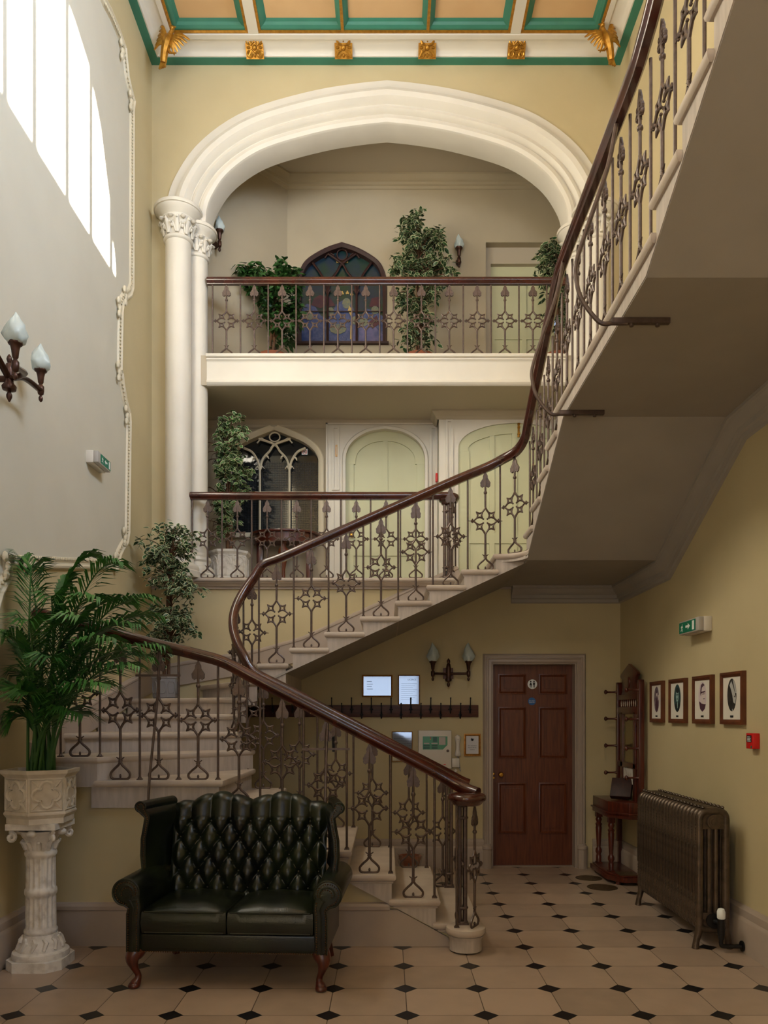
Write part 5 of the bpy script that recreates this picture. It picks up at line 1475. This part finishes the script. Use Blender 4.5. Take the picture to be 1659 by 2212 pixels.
m.build('lettering', 'ink', T_[0], smooth=0)
T_ = frame_back(846, 891, 1580, 1645, 'gold_frame', 'glazed_paper', .008, 'framed_notice', 'thin framed appointments notice behind the handrail, left of the alarm panel', 'notice')
m = MB(); cxm = (T_[2]+T_[3])/2
for k, s in enumerate(('FOR', 'APPOINTMENTS WITH', 'MIDLAND PSYCHIATRY &', 'PSYCHOLOGY LLP PLEASE', 'REPORT TO SUITE 12 ON', 'THE FIRST FLOOR')):
    text_mb(s, .0165, at_back(cxm, T_[6]-.001, T_[5]-.055-.024*k), m)
m.build('lettering', 'ink', T_[0], smooth=0)
T_ = frame_back(1002, 1038, 1585, 1633, 'gold_frame', 'paper', .022, 'framed_notice', 'small gilt framed assistance notice beside the white door telephone', 'notice')
m = MB(); cxm = (T_[2]+T_[3])/2
for k, s in enumerate(('For assistance', 'Please lift the', 'handset')): text_mb(s, .0155, at_back(cxm, T_[6]-.001, T_[5]-.125-.020*k), m)
m.lathe([(.008, -.012), (.013, 0), (.014, .010), (.010, .011)], (cxm, T_[6]-.002, T_[5]-.06), 8); m.tube([(cxm, T_[6]-.002, T_[5]-.055), (cxm-.012, T_[6]-.002, T_[5]-.042)], .0018, 4)
m.build('lettering', 'ink', T_[0], smooth=0)
# coat rack
a, b = P(538, 1549, YB), P(1033, 1523, YB)
t = thing('coat_rack', 'long dark wooden coat rack with black hooks on the wall under the stairs', 'coat rack', ((a.x+b.x)/2, YB, a.z))
MB().box(a.x, b.x, YB-.022, YB, a.z, b.z).build('board', 'rack_wood', t, bevel=.003)
def hook_mesh():
    m = MB(); m.prism([(-.007, -.045), (.007, -.045), (.011, 0), (.007, .03), (-.007, .03), (-.011, 0)], 'y', -.006, 0)
    for s in (-1, 1): m.ball((s*.012, -.004, -.008), (.007, .005, .008), 6, 4)
    m.tube(spline([(0, -.006, -.005), (0, -.04, 0), (0, -.06, .04), (0, -.066, .10)], 4), .0055, 6); m.ball((0, -.067, .105), .008, 7, 5)
    m.tube(spline([(0, -.006, -.02), (0, -.03, -.045), (0, -.05, -.035), (0, -.055, -.01)], 4), .005, 6); m.ball((0, -.055, -.006), .007, 6, 4)
    return m.mesh('hook', 'black_iron', 50)
HK = hook_mesh()
for k in range(12):
    x = P(548+42.4*k, 0, YB).x
    inst(HK, 'hook', t, (x, YB-.022, (a.z+b.z)/2+.025))
    x2 = P(569.5+42.4*k, 0, YB).x
    if x2 < b.x-.01: inst(HK, 'hook', t, (x2, YB-.022, (a.z+b.z)/2-.03))
# fire alarm control panel
a, b = P(904, 1660, YB-.08), P(975, 1578, YB-.08)
t = thing('fire_alarm_panel', 'cream metal fire alarm control panel with green display window', 'panel', ((a.x+b.x)/2, YB, a.z))
MB().box(a.x, b.x, YB-.085, YB, a.z, b.z).build('cabinet', 'plastic_white', t, bevel=.004)
W_, H_ = b.x-a.x, b.z-a.z; yy = YB-.085
o = MB().prism([(a.x+W_*.13, a.z+H_*.50), (a.x+W_*.74, a.z+H_*.50), (a.x+W_*.88, a.z+H_*.62), (a.x+W_*.88, a.z+H_*.845), (a.x+W_*.13, a.z+H_*.845)], 'y', yy-.002, yy+.001).build('display_window', 'lcd_green', t)
m = MB()
for (u0, u1, v0, v1, mi) in ((.15, .34, .52, .56, 0), (.15, .34, .58, .62, 0), (.40, .58, .52, .56, 0), (.40, .58, .58, .62, 0), (.44, .56, .70, .83, 0), (.62, .82, .62, .83, 1), (.16, .33, .645, .675, 1), (.39, .58, .645, .675, 1), (.355, .38, .79, .82, 2), (.355, .38, .755, .78, 3), (.355, .38, .715, .745, 4)):
    m.box(a.x+W_*u0, a.x+W_*u1, yy-.003, yy-.002, a.z+H_*v0, a.z+H_*v1, mi)
m.build('indicators', ['lcd_dark', 'plastic_grey', 'red', 'yellow', 'sign_green'], o)
MB().lathe([(.011, -.006), (.014, -.003), (.014, 0)], (a.x+W_*.89, yy, a.z+H_*.465), 12, 'y').build('lock', 'iron', t)
m = MB().box(a.x+W_*.45, a.x+W_*.74, yy-.001, yy, a.z+H_*.095, a.z+H_*.099); m.box(a.x+W_*.76, a.x+W_*.83, yy-.001, yy, a.z+H_*.095, a.z+H_*.115); m.build('red_line', 'red', t)
# door telephone with coiled lead
p = P(989, 1612, YB-.03)
t = thing('door_telephone', 'white door telephone handset with coiled cord on the wall', 'telephone', (p.x, YB, p.z))
m = MB(); prof = [(.012, -.105), (.030, -.098), (.032, -.08), (.026, -.06), (.020, -.03), (.020, .03), (.026, .055), (.032, .075), (.030, .098), (.016, .108), (.004, .118)]
m.rings([[(p.x+r*math.cos(a), YB-.022+.022*math.sin(a)*(r/.032), p.z+z) for a in [i*PI/6 for i in range(12)]] for r, z in prof])
m.build('handset', 'plastic_white', t, smooth=60)
m = MB().tube([(p.x+.008*math.cos(a*1.9)+.004*a/10, YB-.012+.008*math.sin(a*1.9), p.z-.105-.0022*a) for a in range(70)], .0028, 5); m.build('coiled_cord', 'plastic_grey', t)
m = MB()
for dz in (.07, -.078): m.lathe([(.003, -.002), (.003, 0)], (p.x, YB-.044, p.z+dz), 8, 'y')
m.build('screw', 'ink', t)
a, b = P(975, 1657, YB), P(992, 1638, YB)
t = thing('cable_box', 'small white cable box below the door telephone', 'box', ((a.x+b.x)/2, YB, a.z))
MB().box(a.x+.003, b.x, YB-.028, YB, a.z, b.z).build('lid', 'plastic_white', t, bevel=.003)
m = MB().box(-.012, .012, -.02, 0, -.035, .035); m.xf(Matrix.Translation((P(981, 1668, YB).x, YB-.004, P(981, 1668, YB).z)) @ Matrix.Rotation(R(40), 4, 'Y')); m.build('label_tag', 'plastic_white', t)
# dark wall bracket half hidden behind the balusters
p = P(722, 1598, YB)
t = thing('door_pull', 'dark iron pull on the wall seen between the balusters, below the coat rack', 'handle', (p.x, YB, p.z))
m = MB().tube([(p.x, YB-.004, p.z-.10), (p.x, YB-.03, p.z-.07), (p.x, YB-.03, p.z+.07), (p.x, YB-.004, p.z+.10)], [.012, .015, .015, .012], 7); m.build('grip', 'black_iron', t)
MB().box(p.x-.02, p.x+.02, YB-.006, YB, p.z-.12, p.z+.12).build('plate', 'black_iron', t)

# ================================================================ portraits on the right wall
PXW = XR-.032
def portrait(px0, px1, k, label):
    y1 = F*PXW/(px0-CX); y0 = F*PXW/(px1-CX); z0, z1 = 1.487, 1.845
    t = thing('framed_portrait', label, 'picture', (XR, (y0+y1)/2, z0), 'oval portraits in a row')
    m = MB(); fw = .034
    m.sweep([(XR, y0, z0), (XR, y0, z1), (XR, y1, z1), (XR, y1, z0)], [(0, 0), (0, .03), (-fw*.5, .034), (-fw, .024), (-fw, 0)], up=(-1, 0, 0), closed=True)
    m.build('frame', 'frame_wood', t, smooth=20)
    x_ = XR-.02
    o = MB().box(x_, XR-.002, y0+fw*.8, y1-fw*.8, z0+fw*.8, z1-fw*.8).build('mount', 'paper_mat', t)
    yc_, zc_ = (y0+y1)/2, (z0+z1)/2+.022; ry, rz = (y1-y0)*.205, .112
    # u runs to the right as seen from the hall
    def sh(pts, d, mi, mb): mb.add([(x_-d, yc_-u*ry, zc_+v*rz) for u, v in pts], [list(range(len(pts)))], mi)
    def el(cu, cv, ru, rv, n=20, a0=0, a1=360): return [(cu+ru*math.cos(R(a0+(a1-a0)*i/n)), cv+rv*math.sin(R(a0+(a1-a0)*i/n))) for i in range(n if a1-a0 == 360 else n+1)]
    bgm = ['photo_purple', 'photo_teal', 'photo_pink', 'photo_black'][k]
    mb = MB(); sh(el(0, 0, 1, 1, 28), .0006, 0, mb)
    def clip(pts): return [(u/max(1, math.hypot(u, v)), v/max(1, math.hypot(u, v))) for u, v in pts]
    skin = ['skin_pale', 'skin_teal', 'skin_pale', 'skin_grey'][k]; cloth = ['cloth_plum', 'cloth_dark', 'cloth_plum', 'ink'][k]
    hair = ['hair_plum', 'cloth_dark', 'hair_plum', 'photo_black'][k]
    if k == 0:
        sh(clip([(-.1, .05), (.35, .2), (.6, -.2), (.7, -.6), (.2, -.95), (-.4, -.85), (-.5, -.4)]), .0010, 2, mb); sh(el(.1, .42, .26, .2), .0012, 1, mb); sh(el(.1, .60, .28, .14), .0014, 3, mb); sh(clip([(.5, .3), (.9, .35), (.9, .0), (.6, -.1)]), .0011, 1, mb)
    elif k == 1:
        sh(clip([(-.75, -.5), (-.2, -.28), (.25, -.28), (.8, -.45), (.6, -.85), (.0, -1.0), (-.6, -.85)]), .0010, 2, mb); sh([(-.08, -.3), (.2, -.3), (.14, -.72), (.02, -.72)], .0012, 1, mb); sh(el(.0, .18, .42, .46), .0013, 1, mb)
        sh(el(.05, .56, .42, .2), .0015, 3, mb); sh(el(-.18, .24, .13, .05), .0016, 3, mb); sh(el(.18, .24, .13, .05), .0016, 3, mb); sh(el(.0, -.06, .16, .05), .0016, 3, mb)
    elif k == 2:
        sh(clip([(-.85, -.3), (-.2, -.42), (.4, -.5), (.95, -.55), (.6, -.85), (.0, -1.0), (-.6, -.85)]), .0010, 2, mb); sh([(-.3, -.2), (.45, -.2), (.5, -.5), (-.25, -.45)], .0011, 1, mb); sh(el(.18, .15, .5, .5), .0012, 1, mb)
        sh(clip([(-.55, .25), (-.35, .78), (.15, .92), (.6, .75), (.35, .72), (-.1, .6), (-.25, .3), (-.32, .0)]), .0014, 3, mb)
        sh([(-.3, .33), (.75, .38), (.75, .28), (-.3, .22)], .0016, 2, mb); sh(el(.18, .22, .18, .09), .0017, 2, mb); sh(el(.55, .24, .16, .09), .0017, 2, mb); sh(el(.17, .22, .12, .055), .0018, 1, mb); sh(el(.54, .24, .11, .055), .0018, 1, mb); sh([(.2, -.13), (.6, -.11), (.6, -.15), (.2, -.17)], .0016, 3, mb)
    else:
        sh(clip([(-.5, .6), (-.1, .85), (.2, .6), (.6, .2), (.9, -.2), (.75, -.55), (.35, -.45), (.1, .0), (-.2, .35)]), .0010, 1, mb); sh(clip([(.2, .97), (.6, .78), (.9, .4), (1, .1), (.75, .1), (.5, .45)]), .0009, 1, mb); sh(el(.6, -.1, .1, .05), .0013, 3, mb); sh(clip([(.05, -.98), (.15, -.82), (.3, -.95)]), .0012, 1, mb)
    mb.build('oval_photograph', [bgm, skin, cloth, hair], o, smooth=0)
    MB().box(x_-.003, x_, yc_-.022, yc_+.022, z0+.048, z0+.062).build('name_plate', 'ink', t)
portrait(1402.5, 1429, 0, 'framed oval portrait of a seated person in dark dress, nearest the hall stand')
portrait(1443, 1478, 1, 'framed oval portrait of a moustached man in a dark suit, dark teal photograph')
portrait(1494, 1535, 2, 'framed oval portrait of a man in heavy dark glasses, pinkish photograph')
portrait(1554, 1602, 3, 'framed oval portrait of a shadowed profile, black photograph, nearest the red call point')

# ================================================================ hall stand in the corner
y0, y1 = 7.09, 7.82
t = thing('hall_stand', 'dark mahogany hall stand with mirror, pegs and turned legs in the right corner', 'hall stand', (2.2, 7.45, 0))
m = MB()
for y in (y0+.03, y1-.03): m.prism([(y-.028, .30), (y+.028, .30), (y+.028, 1.84), (y+.018, 1.875), (y-.018, 1.875), (y-.028, 1.84)], 'x', 2.285, 2.335)
for z, h in ((.64, .05), (1.05, .05), (1.56, .07), (1.70, .05)): m.box(2.29, 2.33, y0+.03, y1-.03, z, z+h)
m.build('back_frame', 'mahogany', t, bevel=.004)
m = MB(); yc_ = (y0+y1)/2
m.prism([(yc_-.23, 1.75), (yc_+.23, 1.75), (yc_+.19, 1.80), (yc_+.22, 1.90), (yc_+.27, 1.93), (yc_+.24, 1.955), (yc_, 2.04), (yc_-.24, 1.955), (yc_-.27, 1.93), (yc_-.22, 1.90), (yc_-.19, 1.80)], 'x', 2.30, 2.33)
m.lathe([(.05, 2.288), (.06, 2.30)], (0, yc_, 1.86), 12, 'x'); m.build('pediment', 'mahogany', t, bevel=.004)
m = MB()
for k in range(9): 
    y = y0+.11+k*(y1-y0-.22)/8
    m.lathe([(.012, 1.63), (.007, 1.64), (.014, 1.665), (.007, 1.69), (.012, 1.70)], (2.31, y, 0), 8)
m.build('spindle_gallery', 'mahogany', t)
m = MB()
ya, yb = y0+.17, y1-.17
for y in (ya, yb): m.box(2.29, 2.33, y-.035, y+.035, .65, 1.58)
for s, y in ((1, ya), (-1, yb)): m.prism([(y-.035*s, 1.56), (y-.10*s, 1.56), (y-.035*s, 1.44)], 'x', 2.295, 2.325)
m.build('mirror_frame', 'mahogany', t, bevel=.003)
MB().box(2.305, 2.315, ya+.035, yb-.035, 1.10, 1.56).build('mirror', 'mirror_old', t)
o = MB().box(2.30, 2.31, ya+.04, yb-.04, .90, 1.05).build('tile_panel', 'plaster_white', t)
def peg(x0, y, z, dx):
    m = MB(); prof = [(.018, 0), (.012, .012), (.009, .03), (.009, .085), (.014, .095), (.022, .102), (.024, .110), (.012, .122)]
    m.rings([[Vector((x0-h*dx, y+r*math.cos(a), z+r*math.sin(a))) for a in [i*PI/5 for i in range(10)]] for r, h in prof])
    m.build('peg', 'mahogany', t, smooth=60)
for y in (y0+.03, y1-.03):
    for z in (1.78, 1.515, 1.248, .98): peg(2.285, y, z, 1.0)
m = MB(); BX = [(2.055, y1-.01), (2.335, y1-.01), (2.335, y0+.01), (2.20, y0+.01), (2.055, y0+.19)]
m.prism(BX, 'z', .655, .75); m.prism(offset_poly(BX, .018), 'z', .64, .656); m.prism(offset_poly(BX, .004), 'z', .60, .642)
m.build('glove_box', 'mahogany', t, bevel=.003)
def leg(x, y):
    m = MB().lathe([(.010, .085), (.026, .095), (.026, .16), (.020, .175), (.032, .20), (.030, .225), (.018, .245), (.020, .26), (.030, .44), (.026, .455), (.034, .475), (.020, .49), (.032, .52), (.022, .545)], (x, y, 0), 14)
    m.box(x-.030, x+.030, y-.030, y+.030, .545, .61); m.box(x-.028, x+.028, y-.028, y+.028, .05, .10); m.build('leg', 'mahogany', t, smooth=50)
leg(2.10, y1-.06); leg(2.10, y0+.24)
BS = [(2.03, y1+.0), (2.335, y1+.0), (2.335, y0-.01), (2.14, y0-.01), (2.03, y0+.16)]
m = MB().prism(BS, 'z', .03, .075); m.prism(offset_poly(BS, -.02), 'z', .075, .09); 
for x, y in ((2.08, y1-.06), (2.30, y1-.06), (2.30, y0+.04), (2.12, y0+.08)): m.lathe([(.02, 0), (.026, .01), (.022, .03)], (x, y, 0), 10)
m.build('base', 'mahogany', t, bevel=.003)
MB().box(2.12, 2.28, y0+.03, y0+.20, .088, .094).build('drip_tray', 'plate_bronze', t)
for y in (y0+.03, y1-.03): MB().box(2.30, 2.33, y-.02, y+.02, .075, .62).build('rear_leg', 'mahogany', t)
# leaning book box
t = thing('leaning_case', 'dark flat wooden case leaning on top of the hall stand', 'case', (2.19, 7.35, .752))
m = MB().box(-.095, .095, -.03, .03, 0, .20); m.xf(Matrix.Translation((2.19, 7.34, .775)) @ Matrix.Rotation(R(-28), 4, 'Z') @ Matrix.Rotation(R(-34), 4, 'X')); m.build('case', 'dark_wood', t, bevel=.004)

# ================================================================ radiator
RX0, RX1, RY0, RY1 = 2.045, 2.28, 5.17, 6.42
NS = 20; pit = (RY1-RY0)/NS
rd = thing('radiator', 'tall bronze cast iron column radiator standing against the right wall', 'radiator', ((RX0+RX1)/2, (RY0+RY1)/2, 0))
def rad_section():
    m = MB(); w_ = RX1-RX0; zb, zt = .12, .935; hy = pit*.5
    cxr = 0
    loop = []
    r = .05
    for (cx_, cz_, a0) in ((w_/2-.03-r, zt-.025-r, 0), (-w_/2+.03+r, zt-.025-r, 90), (-w_/2+.03+r, zb+.03+r*.6, 180), (w_/2-.03-r, zb+.03+r*.6, 270)):
        for i in range(7): loop.append((cx_+r*math.cos(R(a0+15*i)), 0, cz_+r*math.sin(R(a0+15*i))))
    m.tube(loop, .027, 10, True, flat=1.0)
    for x in (-.022, .022): m.tube([(x, 0, zb+.05), (x, 0, zt-.05)], .017, 8)
    m.box(-w_/2+.045, w_/2-.045, -.018, .018, zt-.14, zt-.04); m.box(-w_/2+.045, w_/2-.045, -.018, .018, zb+.02, zb+.12)
    for x in (-w_/2+.022, w_/2-.022): m.lathe([(.014, -.5), (.014, .5)], (0, 0, 0), 4) if False else None
    for x in (-.065, .065): m.ball((x, 0, zt+.002), (.014, .020, .012), 7, 4)
    m.lathe([(.045, -hy), (.045, hy)], (0, 0, zt-.09), 12, 'y'); m.lathe([(.045, -hy), (.045, hy)], (0, 0, zb+.07), 12, 'y')
    # cast scrollwork on the room-side face
    xf = -w_/2+.003
    for z in [zb+.06+.022*i for i in range(8)]+[zt-.26+.022*i for i in range(8)]:
        m.ball((xf+.003, 0, z), (.006, .012, .009), 6, 3)
    m.tube([(xf+.002, -.009, zb+.24), (xf+.002, -.009, zt-.26)], .004, 5); m.tube([(xf+.002, .009, zb+.24), (xf+.002, .009, zt-.26)], .004, 5)
    return m.mesh('section', 'radiator', 55)
RS = rad_section()
for k in range(NS): inst(RS, 'section', rd, ((RX0+RX1)/2, RY0+pit*(k+.5), 0))
for y in (RY0+pit*.5, RY1-pit*.5):
    for s in (-1, 1):
        m = MB(); x = (RX0+RX1)/2+s*(RX1-RX0)*.36
        m.tube([(x, y, .20), (x+s*.004, y, .12), (x+s*.022, y, .05), (x+s*.028, y, .0)], [.03, .026, .022, .026], 8); m.build('foot', 'radiator', rd, smooth=60)
m = MB()
for r_, d_ in ((.048, .004), (.036, .008), (.022, .012)): m.lathe([(r_, -d_), (r_, .01)], ((RX0+RX1)/2, RY0, .845), 18, 'y')
m.build('end_boss', 'radiator', rd)
m = MB(); xv = (RX0+RX1)/2+.02
m.lathe([(.05, -.01), (.05, .02)], ((RX0+RX1)/2, RY0, .19), 14, 'y'); m.tube([((RX0+RX1)/2, RY0-.01, .19), (xv, RY0-.06, .19)], .018, 8)
m.tube([(xv, RY0-.06, .22), (xv, RY0-.06, .14), (xv, RY0-.06, .085)], [.022, .024, .018], 10); m.tube(spline([(xv, RY0-.06, .10), (xv, RY0-.06, .055), (xv+.02, RY0-.06, .04), (XR-.05, RY0-.06, .04)], 4), .014, 8)
m.lathe([(.035, 0), (.035, .008)], (XR-.055, RY0-.06, .042), 14, 'x'); m.build('valve_pipe', 'black_iron', rd, smooth=50)
MB().lathe([(.018, .215), (.026, .225), (.027, .265), (.020, .285), (.008, .29)], (xv, RY0-.06, 0), 12).build('valve_head', 'sign_white', rd, smooth=40)

# ================================================================ floor plates, wrapped pot, landing table
for (px, py, rr_, lab) in ((1272, 1897, .125, 'round bronze floor plate nearer the hall stand and the door'), (1301, 1917, .135, 'round bronze floor plate nearer the radiator')):
    Y = F*EYE/(py-CY); x = (px-CX)/F*Y
    o = MB().lathe([(rr_, 0), (rr_, .003), (rr_*.94, .004), (rr_*.93, .002), (0, .0025)], (x, Y, .0005), 28).build('floor_plate', 'plate_bronze')
    o['label'] = lab; o['category'] = 'floor plate'; o['group'] = 'round floor plates'
Y = 7.62; x = (886-CX)/F*Y
t = thing('flower_pot', 'terracotta pot wrapped in clear film on the floor behind the lowest steps', 'pot', (x, Y, 0))
MB().lathe([(.075, 0), (.10, .15), (.11, .15), (.112, .185), (.09, .185), (.085, .14), (0, .13)], (x, Y, 0), 20).build('pot', 'terracotta', t)
m = MB(); rr = []
for z, r_ in ((0.004, .09), (.06, .10), (.13, .118), (.19, .125), (.215, .135)):
    rr.append([(x+(r_+.008*math.sin(5*a+z*40))*math.cos(a), Y+(r_+.008*math.sin(7*a))*math.sin(a), z+.012*math.sin(6*a)*(z > .1)) for a in [i*2*PI/24 for i in range(24)]])
m.rings(rr, False); m.build('wrapping', 'cellophane', t, smooth=60)
# half-round table on the landing
xt, yt = P(617, 0, 8.97).x, 8.97
t = thing('half_round_table', 'reddish mahogany half-round side table under the landing window', 'table', (xt, 8.75, 2.93))
z0 = 2.931; hT = .69
def semi(r): return [(xt+r*math.cos(a), yt-.02+r*.72*math.sin(a)) for a in [PI+PI*i/16 for i in range(17)]]
MB().prism(semi(.40), 'z', z0+hT-.025, z0+hT).build('tabletop', 'mahogany', t, bevel=.004)
MB().prism(semi(.365), 'z', z0+hT-.13, z0+hT-.025).build('apron', 'mahogany', t)
MB().lathe([(.05, z0+.04), (.022, z0+.10), (.02, z0+.25), (.045, z0+.38), (.062, z0+.43), (.055, z0+.48), (.026, z0+.52), (.035, z0+.555), (.05, z0+.565)], (xt, 8.78, 0), 18).build('turned_column', 'door_wood', t, smooth=50)
for s in (-1, 1): MB().box(xt+s*.28-.035, xt+s*.28+.035, 8.86, 8.92, z0, z0+.56).build('leg', 'mahogany', t, bevel=.004)
MB().prism([(xt-.30, 8.92), (xt-.30, 8.84), (xt, 8.70), (xt+.30, 8.84), (xt+.30, 8.92)], 'z', z0+.01, z0+.04).build('stretcher', 'mahogany', t, bevel=.004)
